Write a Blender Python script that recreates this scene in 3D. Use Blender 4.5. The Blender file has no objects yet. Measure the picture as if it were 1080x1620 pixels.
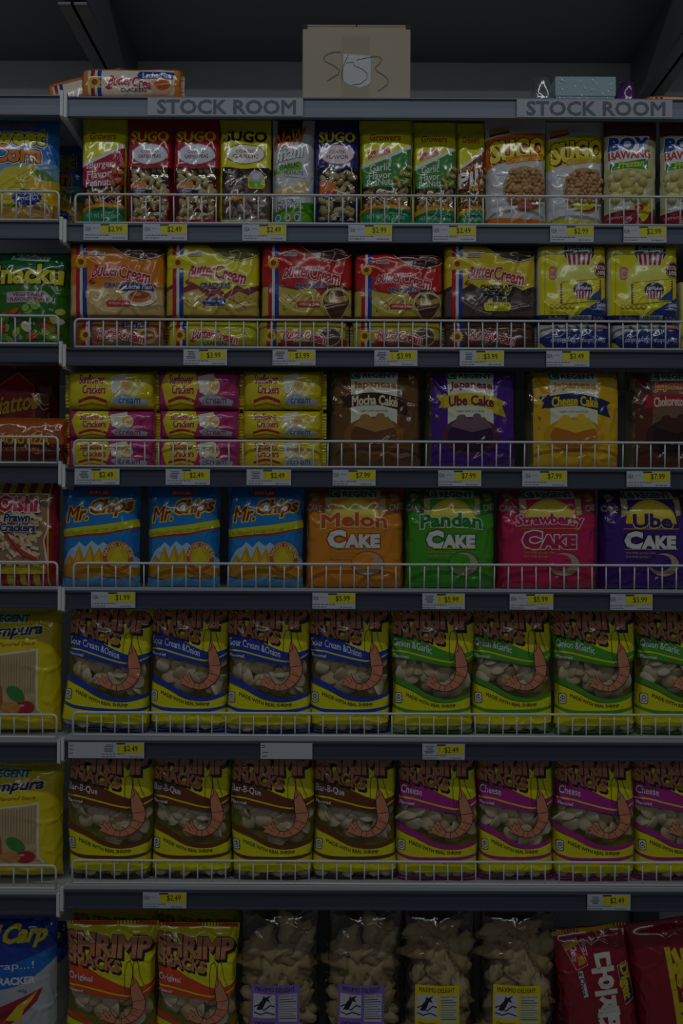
import bpy, bmesh, math, random
import numpy as np
from mathutils import Vector, Matrix, noise
from mathutils.geometry import tessellate_polygon

random.seed(7)
SC = bpy.context.scene
COL = SC.collection
PI = math.pi

# ------------------------------------------------------------------ camera
D = 1.34                      # camera distance from the front of the price rails
ZC = 1.026                    # eye height
ROLL = 0.0045
cam = bpy.data.cameras.new('camera')
cam.sensor_fit = 'VERTICAL'; cam.sensor_height = 36.0
cam.lens = 18.0 / (0.81 / D)
cam.clip_start = 0.05
camo = bpy.data.objects.new('camera', cam); COL.objects.link(camo)
camo.matrix_world = Matrix.Translation((0, -D, ZC)) @ Matrix.Rotation(PI/2, 4, 'X') @ Matrix.Rotation(ROLL, 4, 'Z')
SC.camera = camo

# ------------------------------------------------------------------ world, lights, exposure
SC.view_settings.view_transform = 'Standard'
SC.view_settings.look = 'None'
SC.view_settings.gamma = 1.0
SC.view_settings.use_curve_mapping = False
SC.view_settings.exposure = -3.42
w = bpy.data.worlds.new('world'); SC.world = w; w.use_nodes = True
w.node_tree.nodes['Background'].inputs[0].default_value = (0.84, 0.91, 1.0, 1)
w.node_tree.nodes['Background'].inputs[1].default_value = 0.50

def area(name, loc, rot, sx, sy, power, col):
    l = bpy.data.lights.new(name, 'AREA'); l.shape = 'RECTANGLE'; l.size = sx; l.size_y = sy
    l.energy = power; l.color = col
    o = bpy.data.objects.new(name, l); COL.objects.link(o); o.location = loc; o.rotation_euler = rot
    return o
area('aisle_tube_light', (0.0, -1.30, 2.72), (math.radians(22), 0, 0), 3.6, 0.055, 84, (0.94, 0.98, 1.0))
area('far_fill_light', (0.0, -3.4, 2.72), (math.radians(40), 0, 0), 3.6, 0.10, 58, (0.94, 0.98, 1.0))  # unseen fill added behind the camera to brighten the shelf fronts

# ------------------------------------------------------------------ materials
def lin(c):
    return c/12.92 if c <= 0.04045 else ((c+0.055)/1.055)**2.4
def hexlin(h):
    h = h.lstrip('#')
    return tuple(lin(int(h[i:i+2], 16)/255.0) for i in (0, 2, 4)) + (1.0,)
MATS = {}
def crumple(nt, tc, sockets, amount):
    """creased plastic film: sharp fold lines that come and go, over soft waves"""
    N = nt.nodes; L = nt.links
    wv = N.new('ShaderNodeTexNoise'); wv.inputs['Scale'].default_value = 14; wv.inputs['Detail'].default_value = 2
    L.new(tc.outputs['Object'], wv.inputs['Vector'])
    mixv = N.new('ShaderNodeVectorMath'); mixv.operation = 'MULTIPLY_ADD'; mixv.inputs[1].default_value = (0.03, 0.03, 0.03)
    L.new(wv.outputs['Color'], mixv.inputs[0]); L.new(tc.outputs['Object'], mixv.inputs[2])
    vo = N.new('ShaderNodeTexVoronoi'); vo.feature = 'DISTANCE_TO_EDGE'; vo.inputs['Scale'].default_value = 30
    L.new(mixv.outputs[0], vo.inputs['Vector'])
    mr = N.new('ShaderNodeMapRange'); mr.inputs[1].default_value = 0.0; mr.inputs[2].default_value = 0.22; mr.interpolation_type = 'SMOOTHSTEP'
    mr.inputs[3].default_value = 1.0; mr.inputs[4].default_value = 0.0; L.new(vo.outputs['Distance'], mr.inputs[0])
    mk = N.new('ShaderNodeTexNoise'); mk.inputs['Scale'].default_value = 11; L.new(tc.outputs['Object'], mk.inputs['Vector'])
    mm = N.new('ShaderNodeMapRange'); mm.inputs[1].default_value = 0.42; mm.inputs[2].default_value = 0.68; L.new(mk.outputs[0], mm.inputs[0])
    mu = N.new('ShaderNodeMath'); mu.operation = 'MULTIPLY'; L.new(mr.outputs[0], mu.inputs[0]); L.new(mm.outputs[0], mu.inputs[1])
    ad = N.new('ShaderNodeMath'); ad.operation = 'MULTIPLY_ADD'; ad.inputs[1].default_value = 2.2
    L.new(wv.outputs[0], ad.inputs[0]); L.new(mu.outputs[0], ad.inputs[2])
    u = N.new('ShaderNodeBump'); u.inputs['Strength'].default_value = amount; u.inputs['Distance'].default_value = 0.004
    L.new(ad.outputs[0], u.inputs['Height'])
    for k in sockets: L.new(u.outputs[0], k)
def mat(h, kind='print'):
    key = (h, kind)
    if key in MATS: return MATS[key]
    m = bpy.data.materials.new(kind + '_' + h.lstrip('#')); m.use_nodes = True
    nt = m.node_tree; N = nt.nodes; L = nt.links
    b = N['Principled BSDF']
    b.inputs['Base Color'].default_value = hexlin(h)
    tc = N.new('ShaderNodeTexCoord')
    def bump(scale, strength, dist, kind_n='FBM', detail=3.0):
        n = N.new('ShaderNodeTexNoise'); n.noise_type = kind_n
        n.inputs['Scale'].default_value = scale; n.inputs['Detail'].default_value = detail
        L.new(tc.outputs['Object'], n.inputs['Vector'])
        u = N.new('ShaderNodeBump'); u.inputs['Strength'].default_value = strength; u.inputs['Distance'].default_value = dist
        L.new(n.outputs[0], u.inputs['Height']); L.new(u.outputs[0], b.inputs['Normal'])
        return n
    def vary(scale, amt, detail=4.0):
        n = N.new('ShaderNodeTexNoise'); n.inputs['Scale'].default_value = scale; n.inputs['Detail'].default_value = detail
        L.new(tc.outputs['Object'], n.inputs['Vector'])
        mr = N.new('ShaderNodeMapRange'); mr.inputs[3].default_value = 1-amt; mr.inputs[4].default_value = 1+amt
        L.new(n.outputs[0], mr.inputs[0])
        mx = N.new('ShaderNodeVectorMath'); mx.operation = 'SCALE'
        mx.inputs[0].default_value = hexlin(h)[:3]; L.new(mr.outputs[0], mx.inputs['Scale'])
        L.new(mx.outputs[0], b.inputs['Base Color'])
    if kind == 'print':          # glossy printed plastic film
        b.inputs['Roughness'].default_value = 0.17
        b.inputs['IOR'].default_value = 1.5
        b.inputs['Coat Weight'].default_value = 0.6; b.inputs['Coat Roughness'].default_value = 0.07
        crumple(nt, tc, (b.inputs['Normal'], b.inputs['Coat Normal']), 0.75)
    elif kind == 'crumb':        # crackers, chips, nuts
        b.inputs['Roughness'].default_value = 0.6
        vary(220, 0.28); bump(300, 0.4, 0.001)
    elif kind == 'paper':
        b.inputs['Roughness'].default_value = 0.55
        bump(400, 0.1, 0.0005)
    elif kind == 'carton':
        b.inputs['Roughness'].default_value = 0.8
        vary(14, 0.07); bump(150, 0.15, 0.001)
    elif kind == 'metal':        # powder coated steel
        b.inputs['Roughness'].default_value = 0.42
        bump(500, 0.08, 0.0003)
    elif kind == 'rail':         # slate blue plastic price rail
        b.inputs['Roughness'].default_value = 0.36
        vary(3.0, 0.10); bump(6, 0.1, 0.002)
    elif kind == 'ink':
        b.inputs['Roughness'].default_value = 0.5
    elif kind == 'floor':
        b.inputs['Roughness'].default_value = 0.3
        vary(3, 0.06)
    elif kind == 'panel':
        b.inputs['Roughness'].default_value = 0.6
        vary(5, 0.05)
    MATS[key] = m
    return m

def film_material():
    m = bpy.data.materials.new('clear_film'); m.use_nodes = True
    nt = m.node_tree; N = nt.nodes; L = nt.links
    N.remove(N['Principled BSDF'])
    out = N['Material Output']
    tr = N.new('ShaderNodeBsdfTransparent'); tr.inputs[0].default_value = (0.97, 0.97, 0.96, 1)
    gl = N.new('ShaderNodeBsdfGlossy'); gl.inputs['Roughness'].default_value = 0.10
    lw = N.new('ShaderNodeLayerWeight')
    p4 = N.new('ShaderNodeMath'); p4.operation = 'POWER'; p4.inputs[1].default_value = 4.0
    fr = N.new('ShaderNodeMath'); fr.operation = 'MULTIPLY_ADD'; fr.inputs[1].default_value = 0.5; fr.inputs[2].default_value = 0.10
    L.new(lw.outputs['Facing'], p4.inputs[0]); L.new(p4.outputs[0], fr.inputs[0])
    tc = N.new('ShaderNodeTexCoord')
    crumple(nt, tc, (gl.inputs['Normal'],), 0.9)
    mx = N.new('ShaderNodeMixShader')
    L.new(fr.outputs[0], mx.inputs[0]); L.new(tr.outputs[0], mx.inputs[1]); L.new(gl.outputs[0], mx.inputs[2])
    L.new(mx.outputs[0], out.inputs[0])
    return m
FILM = film_material()

# ------------------------------------------------------------------ scene graph helpers
def link(o, parent=None):
    COL.objects.link(o)
    if parent is not None: o.parent = parent
    return o
def tag(o, label, cat, group=None, kind=None):
    if label: o['label'] = label
    if cat: o['category'] = cat
    if group: o['group'] = group
    if kind: o['kind'] = kind
    return o
def empty(name, loc):
    o = bpy.data.objects.new(name, None); o.empty_display_size = 0.05; o.location = loc
    return link(o)
def mesh_obj(name, verts, faces, mats, midx=None, parent=None, smooth=False):
    me = bpy.data.meshes.new(name); me.from_pydata(verts, [], faces)
    for m in mats: me.materials.append(m)
    if midx is not None: me.polygons.foreach_set('material_index', midx)
    if smooth: me.polygons.foreach_set('use_smooth', [True]*len(me.polygons))
    me.update()
    return link(bpy.data.objects.new(name, me), parent)
class MB:                       # mesh collector: boxes, prisms and rods in one mesh
    def __init__(s): s.v = []; s.f = []; s.m = []
    def box(s, x0, x1, y0, y1, z0, z1, m=0):
        i = len(s.v)
        s.v += [(x0,y0,z0),(x1,y0,z0),(x1,y1,z0),(x0,y1,z0),(x0,y0,z1),(x1,y0,z1),(x1,y1,z1),(x0,y1,z1)]
        for q in ((0,3,2,1),(4,5,6,7),(0,1,5,4),(1,2,6,5),(2,3,7,6),(3,0,4,7)):
            s.f.append(tuple(i+k for k in q)); s.m.append(m)
    def prism(s, prof, x0, x1, m=0):   # (y,z) profile extruded along x
        i = len(s.v); n = len(prof)
        s.v += [(x0,y,z) for y,z in prof] + [(x1,y,z) for y,z in prof]
        for k in range(n):
            j = (k+1) % n; s.f.append((i+k, i+j, i+n+j, i+n+k)); s.m.append(m)
        s.f.append(tuple(i+k for k in range(n))[::-1]); s.m.append(m)
        s.f.append(tuple(i+n+k for k in range(n))); s.m.append(m)
    def rod(s, pts, r, seg=6, m=0):
        pts = [Vector(p) for p in pts]; base = len(s.v); n = len(pts)
        for a, p in enumerate(pts):
            t = (pts[min(a+1, n-1)] - pts[max(a-1, 0)]).normalized()
            up = Vector((0, 1, 0)) if abs(t.y) < 0.9 else Vector((1, 0, 0))
            e1 = t.cross(up).normalized(); e2 = t.cross(e1).normalized()
            for k in range(seg):
                an = 2*PI*k/seg
                s.v.append(tuple(p + e1*(r*math.cos(an)) + e2*(r*math.sin(an))))
        for a in range(n-1):
            for k in range(seg):
                j = (k+1) % seg
                s.f.append((base+a*seg+k, base+a*seg+j, base+(a+1)*seg+j, base+(a+1)*seg+k)); s.m.append(m)
        s.f.append(tuple(base+k for k in range(seg))[::-1]); s.m.append(m)
        s.f.append(tuple(base+(n-1)*seg+k for k in range(seg))); s.m.append(m)
    def build(s, name, mats, parent=None, smooth=False):
        if not isinstance(mats, (list, tuple)): mats = [mats]
        o = mesh_obj(name, s.v, s.f, mats, s.m, parent, smooth)
        bm = bmesh.new(); bm.from_mesh(o.data); bmesh.ops.recalc_face_normals(bm, faces=bm.faces); bm.to_mesh(o.data); bm.free()
        return o

def kk(y): return 0.001*(D+y)/D             # metres per photo pixel at depth y
def P(px, py, y):                           # photo pixel at depth y -> world x, z
    dx, dy = px-540, py-810
    c, s_ = math.cos(ROLL), math.sin(ROLL)
    ux, uy = dx*c + dy*s_, -dx*s_ + dy*c
    return ux*kk(y), ZC - uy*kk(y)

# ------------------------------------------------------------------ lettering cache
_T = {}
def _base_glyph(s):
    if s in _T: return _T[s]
    c = bpy.data.curves.new('t', 'FONT'); c.body = s; c.resolution_u = 2; c.fill_mode = 'FRONT'
    ob = bpy.data.objects.new('t', c); me = ob.to_mesh()
    co = np.zeros(len(me.vertices)*3); me.vertices.foreach_get('co', co); co = co.reshape(-1, 3)[:, :2].copy()
    tr = [tuple(p.vertices) for p in me.polygons]
    ob.to_mesh_clear(); bpy.data.objects.remove(ob); bpy.data.curves.remove(c)
    nxt = {}
    for t in tr:
        n = len(t)
        for i in range(n):
            e = (t[i], t[(i+1) % n])
            if (e[1], e[0]) in nxt: del nxt[(e[1], e[0])]
            else: nxt[e] = 1
    succ = {}
    for p, q in nxt: succ.setdefault(p, []).append(q)
    loops = []
    while succ:
        st = next(iter(succ)); lp = [st]; cur = st
        while cur in succ:
            q = succ[cur].pop()
            if not succ[cur]: del succ[cur]
            if q == st: break
            lp.append(q); cur = q
        pts = []
        for i in lp:
            if not pts or np.hypot(*(co[i]-pts[-1])) > 0.016: pts.append(co[i])
        if len(pts) > 2 and np.hypot(*(pts[0]-pts[-1])) < 0.016: pts.pop()
        if len(pts) > 2: loops.append(np.array(pts))
    _T[s] = (co, tr, loops)
    return _T[s]
def glyphs(s, off, sx=1.0, sy=1.0):
    """lettering as triangles; off > 0 thickens it with a mitred ribbon along every outline"""
    co, tr, loops = _base_glyph(s); sc = np.array([sx, sy]); co = co*sc; off = off*min(sx, sy)
    if off <= 1e-9 or not loops: return [(co, tr)]
    V = []; F = []; base = 0
    for p in loops:
        p = p*sc; d = np.roll(p, -1, 0)-p; d /= np.maximum(1e-9, np.linalg.norm(d, axis=1, keepdims=True))
        nrm = np.stack([-d[:, 1], d[:, 0]], 1); m = nrm+np.roll(nrm, 1, 0)
        ln = np.maximum(0.75, np.sum(m*m, axis=1, keepdims=True)); m = 2*m/ln
        n = len(p); V += [p+m*off, p-m*off]
        for i in range(n):
            j = (i+1) % n; F.append((base+i, base+j, base+n+j, base+n+i))
        base += 2*n
    return [(np.concatenate(V), F), (co, tr)]

# ------------------------------------------------------------------ flat art in design pixels (x right, y down)
class Art:
    def __init__(s, W, H):
        s.W, s.H = W, H; s.layer = 0; s.items = []     # (layer, verts2d, tris, colour, kind, group)
    def _add(s, v, t, c, kind, grp):
        s.items.append((s.layer, np.asarray(v, float), t, c, kind, grp)); s.layer += 1
    def poly(s, pts, c, kind='print', grp='artwork'):
        t = [tuple(q) for q in tessellate_polygon([[Vector((x, y, 0)) for x, y in pts]])]
        s._add(pts, t, c, kind, grp)
    def rect(s, x0, y0, x1, y1, c, kind='print', grp='artwork'):
        s._add([(x0,y0),(x1,y0),(x1,y1),(x0,y1)], [(0,1,2,3)], c, kind, grp)
    def rrect(s, x0, y0, x1, y1, r, c, kind='print', grp='artwork'):
        p = []
        for cx, cy, a0 in ((x1-r,y0+r,-90),(x1-r,y1-r,0),(x0+r,y1-r,90),(x0+r,y0+r,180)):
            for k in range(4):
                a = math.radians(a0+30*k); p.append((cx+r*math.cos(a), cy+r*math.sin(a)))
        s.poly(p, c, kind, grp)
    def ell(s, cx, cy, rx, ry, c, rot=0, n=20, kind='print', grp='artwork', a0=0, a1=360):
        r = math.radians(rot); p = []
        m = n if a1-a0 >= 360 else n+1
        for k in range(m):
            a = math.radians(a0+(a1-a0)*k/n); x, y = rx*math.cos(a), ry*math.sin(a)
            p.append((cx+x*math.cos(r)-y*math.sin(r), cy+x*math.sin(r)+y*math.cos(r)))
        s.poly(p, c, kind, grp)
    def band(s, top, bot, c, kind='print', n=14, grp='artwork'):   # between two polylines given left to right
        def rs(pl):
            xs = np.array([p[0] for p in pl], float); ys = np.array([p[1] for p in pl], float)
            # smooth resample
            t = np.linspace(xs[0], xs[-1], n)
            return np.stack([t, _smooth(xs, ys, t)], 1)
        a, b = rs(top), rs(bot)
        v = np.concatenate([a, b]); f = [(i, i+1, n+i+1, n+i) for i in range(n-1)]
        s._add(v, f, c, kind, grp)
    def line(s, pts, wd, c, kind='print', grp='artwork', closed=False):
        p = [Vector(q) for q in pts]; n = len(p); v = []
        for i in range(n):
            a = p[i-1] if (i > 0 or closed) else p[i]; b = p[(i+1) % n] if (i < n-1 or closed) else p[i]
            d = (b-a); d = d.normalized() if d.length > 1e-9 else Vector((1, 0)); nn = Vector((-d.y, d.x))*wd/2
            v += [tuple(p[i]+nn), tuple(p[i]-nn)]
        m = n if closed else n-1
        f = [(2*i, 2*((i+1) % n), 2*((i+1) % n)+1, 2*i+1) for i in range(m)]
        s._add(v, f, c, kind, grp)
    def text(s, txt, x0, y0, x1, y1, c, bold=0.02, shear=0.0, outline=(), warp=None, kind='print', shadow=None, rot=0):
        base = _base_glyph(txt)[0]
        if len(base) == 0: return
        bx0, by0 = base.min(0); bx1, by1 = base.max(0)
        sx = (x1-x0)/max(1e-6, bx1-bx0); sy = (y1-y0)/max(1e-6, by1-by0)
        def put(off, col, dx=0, dy=0):
            def fit(v):
                X = x0+v[:, 0]-bx0*sx + shear*(v[:, 1]-by0*sy) + dx
                Y = y1-(v[:, 1]-by0*sy) + dy
                q = np.stack([X, Y], 1)
                if warp: q = np.array([warp(a, b) for a, b in q])
                if rot:
                    r = math.radians(rot); cx, cy = (x0+x1)/2, (y0+y1)/2
                    dxx, dyy = q[:, 0]-cx, q[:, 1]-cy
                    q = np.stack([cx+dxx*math.cos(r)-dyy*math.sin(r), cy+dxx*math.sin(r)+dyy*math.cos(r)], 1)
                return q
            if min(sx, sy) < 4.5: off = 0 if off < 0.03 else off      # tiny print needs no thickening
            for v, t in glyphs(txt, off, sx, sy): s._add(fit(v), t, col, kind, 'lettering')
        if shadow:
            for i in range(1, 4): put(bold*0.9+0.01, shadow[0], shadow[1]*i/3, shadow[2]*i/3)
        for col, off in outline: put(bold*0.9+off*0.75, col)
        put(bold*0.9, c)
def _smooth(xs, ys, t):
    # monotone-ish cubic (Catmull-Rom) through the points
    out = []
    n = len(xs)
    m = np.zeros(n)
    for i in range(n):
        a, b = max(i-1, 0), min(i+1, n-1); m[i] = (ys[b]-ys[a])/(xs[b]-xs[a])
    for x in t:
        i = int(np.clip(np.searchsorted(xs, x)-1, 0, n-2)); h = xs[i+1]-xs[i]; q = (x-xs[i])/h
        out.append((2*q**3-3*q*q+1)*ys[i]+(q**3-2*q*q+q)*h*m[i]+(-2*q**3+3*q*q)*ys[i+1]+(q**3-q*q)*h*m[i+1])
    return np.array(out)
def arch(xc, hw, rise):                     # bows lettering upward in the middle
    return lambda x, y: (x, y - rise*(1-((x-xc)/hw)**2))
def slope(x0, m): return lambda x, y: (x, y + m*(x-x0))
def curve(xs, ys):                          # lettering that follows a polyline (offsets in y)
    xs = np.array(xs, float); ys = np.array(ys, float)
    return lambda x, y: (x, y + float(_smooth(xs, ys, [min(max(x, xs[0]), xs[-1])])[0]))

def split_family(polys, a, b, vals):
    """split convex polygons along the parallel lines a*x + b*y = value"""
    vals = list(vals); out = []
    from bisect import bisect_right
    for p in polys:
        d = [a*x+b*y for x, y in p]; lo, hi = min(d), max(d)
        i = bisect_right(vals, lo+1e-6); cur = p
        while i < len(vals) and vals[i] < hi-1e-6:
            q = vals[i]; A, B = [], []; n = len(cur)
            for k in range(n):
                P0, P1 = cur[k], cur[(k+1) % n]; d0 = a*P0[0]+b*P0[1]-q; d1 = a*P1[0]+b*P1[1]-q
                if d0 <= 0: A.append(P0)
                if d0 >= 0: B.append(P0)
                if d0*d1 < 0:
                    t = d0/(d0-d1); m = (P0[0]+t*(P1[0]-P0[0]), P0[1]+t*(P1[1]-P0[1])); A.append(m); B.append(m)
            if len(A) > 2: out.append(A)
            cur = B; i += 1
            if len(cur) < 3: break
        if len(cur) > 2: out.append(cur)
    return out
def art_mesh(name, items, mapper, cuts=None):
    V = []; F = []; MI = []; mats = []; mi = {}; seen = {}
    if cuts: us, vs, W, H = cuts; nu_, nv_ = len(us)-1, len(vs)-1; ua, va = np.arange(nu_+1), np.arange(nv_+1)
    for layer, v, t, c, kind, g in items:
        key = (c, kind)
        if key not in mi: mi[key] = len(mats); mats.append(mat(c, kind))
        if not cuts:
            i = len(V); V += [(x, y, layer) for x, y in v]
            for f in t: F.append(tuple(i+k for k in f)); MI.append(mi[key])
            continue
        # cut along the packet's own grid and its diagonals, so that the print lies exactly on the packet's facets
        X = np.clip(v[:, 0]/W, 0, 1); Y = np.clip(1-v[:, 1]/H, 0, 1)
        pts = list(zip(X.tolist(), Y.tolist()))
        ps = [[pts[k] for k in f] for f in t]
        ps = split_family(ps, 1.0, 0.0, us); ps = split_family(ps, 0.0, 1.0, vs)
        out = []
        for p in ps:
            gx = np.interp([q[0] for q in p], us, ua); gy = np.interp([q[1] for q in p], vs, va); out.append(list(zip(gx.tolist(), gy.tolist())))
        out = split_family(out, 1.0, -1.0, np.arange(-nv_, nu_+1.0))
        for p in out:
            ids = []
            for x, y in p:
                k = (round(x, 4), round(y, 4), layer)
                j = seen.get(k)
                if j is None: j = seen[k] = len(V); V.append((x, y, layer))
                if not ids or ids[-1] != j: ids.append(j)
            if len(ids) > 2 and ids[0] == ids[-1]: ids.pop()
            if len(set(ids)) == len(ids) and len(ids) > 2: F.append(tuple(ids)); MI.append(mi[key])
    me = bpy.data.meshes.new(name); me.from_pydata(V, [], F)
    for m in mats: me.materials.append(m)
    me.polygons.foreach_set('material_index', MI)
    n = len(me.vertices); co = np.zeros(n*3); me.vertices.foreach_get('co', co); co = co.reshape(-1, 3)
    p, nn = mapper(co[:, 0], co[:, 1], co[:, 2])
    me.vertices.foreach_set('co', p.ravel().astype(np.float32))
    me.update()
    # every face must look outwards
    fl = [q.index for q in me.polygons if q.normal.dot(Vector(nn[q.vertices[0]])) < 0]
    if fl:
        bm = bmesh.new(); bm.from_mesh(me); bm.faces.ensure_lookup_table()
        bmesh.ops.reverse_faces(bm, faces=[bm.faces[i] for i in fl]); bm.to_mesh(me); bm.free()
    me.polygons.foreach_set('use_smooth', [True]*len(me.polygons)); me.update()
    try: me.normals_split_custom_set_from_vertices([tuple(q) for q in nn])
    except Exception: pass
    return me
def blocks(items, gap=17.0):
    """print that stands well apart (title, net weight, ...) becomes separate pieces"""
    bb = [(q[1].min(0), q[1].max(0)) for q in items]; n = len(items); par = list(range(n))
    def root(i):
        while par[i] != i: i = par[i]
        return i
    for i in range(n):
        for j in range(i):
            g = np.maximum(0, np.maximum(bb[i][0]-bb[j][1], bb[j][0]-bb[i][1]))
            if np.hypot(*g) <= gap: par[root(i)] = root(j)
    res = {}
    for i in range(n): res.setdefault(root(i), []).append(items[i])
    return list(res.values())
def flat_mapper(W, H, k, y=0.0, step=2.5e-5, base=2e-4):
    def f(x, yy, l):
        p = np.stack([(x-W/2)*k, np.full_like(x, y)-base-l*step, (H-yy)*k], 1)
        nn = np.tile(np.array([0., -1., 0.]), (len(x), 1))
        return p, nn
    return f

# ------------------------------------------------------------------ small contents pieces
_PM = {}
def piece_mesh(kind, var, col):
    key = (kind, var, col)
    if key in _PM: return _PM[key]
    rnd = random.Random(var*31+len(kind))
    bm = bmesh.new()
    if kind == 'lump': bmesh.ops.create_icosphere(bm, subdivisions=3, radius=0.5)
    else: bmesh.ops.create_uvsphere(bm, u_segments=10, v_segments=6, radius=0.5)
    ox = rnd.uniform(0, 50)
    for v in bm.verts:
        x, y, z = v.co
        if kind == 'peanut':
            wst = 1 - 0.16*math.exp(-(x*5)**2)
            v.co = (x*1.0, y*0.62*wst, z*0.62*wst)
        elif kind == 'chip':          # curled prawn chip
            zz = z*0.30; zz += (0.55+0.2*var)*x*x - 0.35*y*y
            v.co = (x*1.08, zz*0.8, y*(0.8+0.07*var))
        elif kind == 'lump':
            d = 1 + 0.85*noise.noise(Vector((x*2.6+ox, y*2.6, z*2.6))) + 0.5*noise.noise(Vector((x*6+ox, y*6, z*6))) + 0.2*noise.noise(Vector((x*15+ox, y*15, z*15)))
            v.co = (x*d*1.25 + 0.25*z*z*(1 if var % 2 else -1), y*d*0.72, z*d*(0.62+0.12*var))
        elif kind == 'kernel':
            v.co = (x*0.95, y*0.8, z*0.8)
    bmesh.ops.recalc_face_normals(bm, faces=bm.faces)
    me = bpy.data.meshes.new(kind); bm.to_mesh(me); bm.free()
    me.polygons.foreach_set('use_smooth', [True]*len(me.polygons))
    me.materials.append(mat(col, 'crumb'))
    _PM[key] = me
    return me

# ------------------------------------------------------------------ packets
K = 0.00102
class Design:
    def __init__(s, W, H, T, body, film=False, pu=2.2, pt=2.0, pb=4.0, seal_t=6, seal_b=2, wr=1.0, nu=20, nv=26, seed=0,
                 fins=None, back=None, side=None):
        s.W, s.H, s.T = W, H, T; s.body = body; s.film = film; s.pu, s.pt, s.pb = pu, pt, pb
        s.st, s.sb = seal_t, seal_b; s.wr = wr; s.nu, s.nv = nu, nv; s.seed = seed
        s.art = Art(W, H); s.pieces = []; s.fins = fins or []; s.back = back or body; s.built = None; s.shape = 0.0
    def prof(s, u, v):
        a = max(0.0, 1-abs(2*u-1)**s.pu)**(1/s.pu)
        y = v*s.H
        lo = s.sb; hi = s.H-s.st
        if y <= lo or y >= hi: return a, 0.0
        q = (y-lo)/(hi-lo)
        if q < 0.5: b = max(0.0, 1-(1-2*q)**s.pb)**(1/s.pb)
        else: b = max(0.0, 1-(2*q-1)**s.pt)**(1/s.pt)
        return a, b
    def build(s):
        nu, nv = s.nu, s.nv
        e = min(1.0, max(0.0, (s.pu-2)/3.0))
        us = np.array([(1-e)*t + e*(0.5-0.5*math.cos(PI*t)) for t in np.linspace(0, 1, nu+1)])
        ts = np.linspace(0, 1, nv+1)
        e2 = 0.35
        vs = np.array([(1-e2)*t + e2*(0.5-0.5*math.cos(PI*t)) for t in ts])
        F = np.zeros((nu+1, nv+1, 3)); B = np.zeros((nu+1, nv+1, 3))
        sd = s.seed*7.31
        for i, u in enumerate(us):
            for j, v in enumerate(vs):
                a, b = s.prof(u, v); m = a*b
                dd = 0.5*s.T*K*m
                edge = abs(2*u-1)
                wx = 1 - 0.025*b*(1 if s.pu < 3 else 0.3) + s.shape*(0.02*math.sin(v*5.0+s.seed*1.7) + 0.016*math.sin(v*9+s.seed))-0.012*s.shape
                x = (u-0.5)*s.W*K*wx + edge**3*0.0012*noise.noise(Vector((sd, v*7, u*3)))*(1 if u > .5 else -1)*s.wr
                z = v*s.H*K
                top = math.exp(-(1-v)/0.16); bot = math.exp(-v/0.13)
                n1 = noise.noise(Vector((u*6.5+sd, v*1.6, 0.3)))
                n2 = 1-abs(noise.noise(Vector((u*2.6+v*1.7+sd, v*3.1-u*1.2, 1.7))))*2
                n3 = noise.noise(Vector((u*3+sd, v*4, 5.5)))
                n4 = 1-abs(noise.noise(Vector((u*5.2-v*2+sd, v*4.4+u, 9.1))))*2
                wv = s.wr*(0.0030*(top+0.7*bot)*n1 + 0.0022*max(0, n2)**4*(0.3+top+0.6*bot) + 0.0013*n3 + 0.0014*max(0, n4)**3*(0.3+top))
                wv *= min(1.0, m*1.6+0.12)
                F[i, j] = (x, -dd - wv - 0.0004, z)
                B[i, j] = (x, 0.85*dd + 0.3*abs(wv) + 0.0004, z)
        B[0] = F[0]; B[-1] = F[-1]; B[:, 0] = F[:, 0]; B[:, -1] = F[:, -1]
        # normals on the grid
        du = np.gradient(F, us, axis=0); dv = np.gradient(F, vs, axis=1)
        NN = np.cross(du, dv); NN /= np.maximum(1e-9, np.linalg.norm(NN, axis=2, keepdims=True))
        s.us, s.vs, s.F, s.N = us, vs, F, NN
        V = []; idx = {}; faces = []; mi = []
        def vid(side, i, j):
            if i in (0, nu) or j in (0, nv): side = 0
            k = (side, i, j)
            if k not in idx: idx[k] = len(V); V.append(tuple((F if side == 0 else B)[i, j]))
            return idx[k]
        for i in range(nu):
            for j in range(nv):
                faces.append((vid(0,i,j), vid(0,i+1,j), vid(0,i+1,j+1))); mi.append(0)
                faces.append((vid(0,i,j), vid(0,i+1,j+1), vid(0,i,j+1))); mi.append(0)
                faces.append((vid(1,i,j), vid(1,i,j+1), vid(1,i+1,j+1), vid(1,i+1,j))); mi.append(1)
        me = bpy.data.meshes.new('pouch'); me.from_pydata(V, [], faces)
        me.materials.append(FILM if s.film else mat(s.body)); me.materials.append(mat(s.back))
        me.polygons.foreach_set('material_index', mi); me.polygons.foreach_set('use_smooth', [True]*len(faces)); me.update()
        out = [('pouch', me, -1, None)]
        cuts = (us, vs, s.W, s.H)
        for grp in ('artwork', 'lettering'):
            it = [q for q in s.art.items if q[5] == grp]
            for blk in blocks(it): out.append((grp, art_mesh(grp, blk, s.grid_mapper, cuts), 0, None))
        for nm, me2 in s.fin_meshes(): out.append((nm, me2, 0, None))
        s.built = out
        s.kids = []
        for kind, x, y, size, rot, col, var, depth in s.pieces:
            p, nn = s.mapper(np.array([float(x)]), np.array([float(y)]), np.array([0.0]))
            pos = p[0] - nn[0]*(size*K*depth)
            n = Vector(nn[0]); q = Vector((0, -1, 0)).rotation_difference(n)
            M = Matrix.Translation(Vector(pos)) @ q.to_matrix().to_4x4() @ Matrix.Rotation(math.radians(rot), 4, 'Y') @ Matrix.Rotation((rot*7 % 90-45)/60 if kind == 'chip' else 0, 4, 'X') @ Matrix.Diagonal((size*K,)*3+(1,))
            s.kids.append((kind, piece_mesh(kind, var, col), M))
        return s
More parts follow.
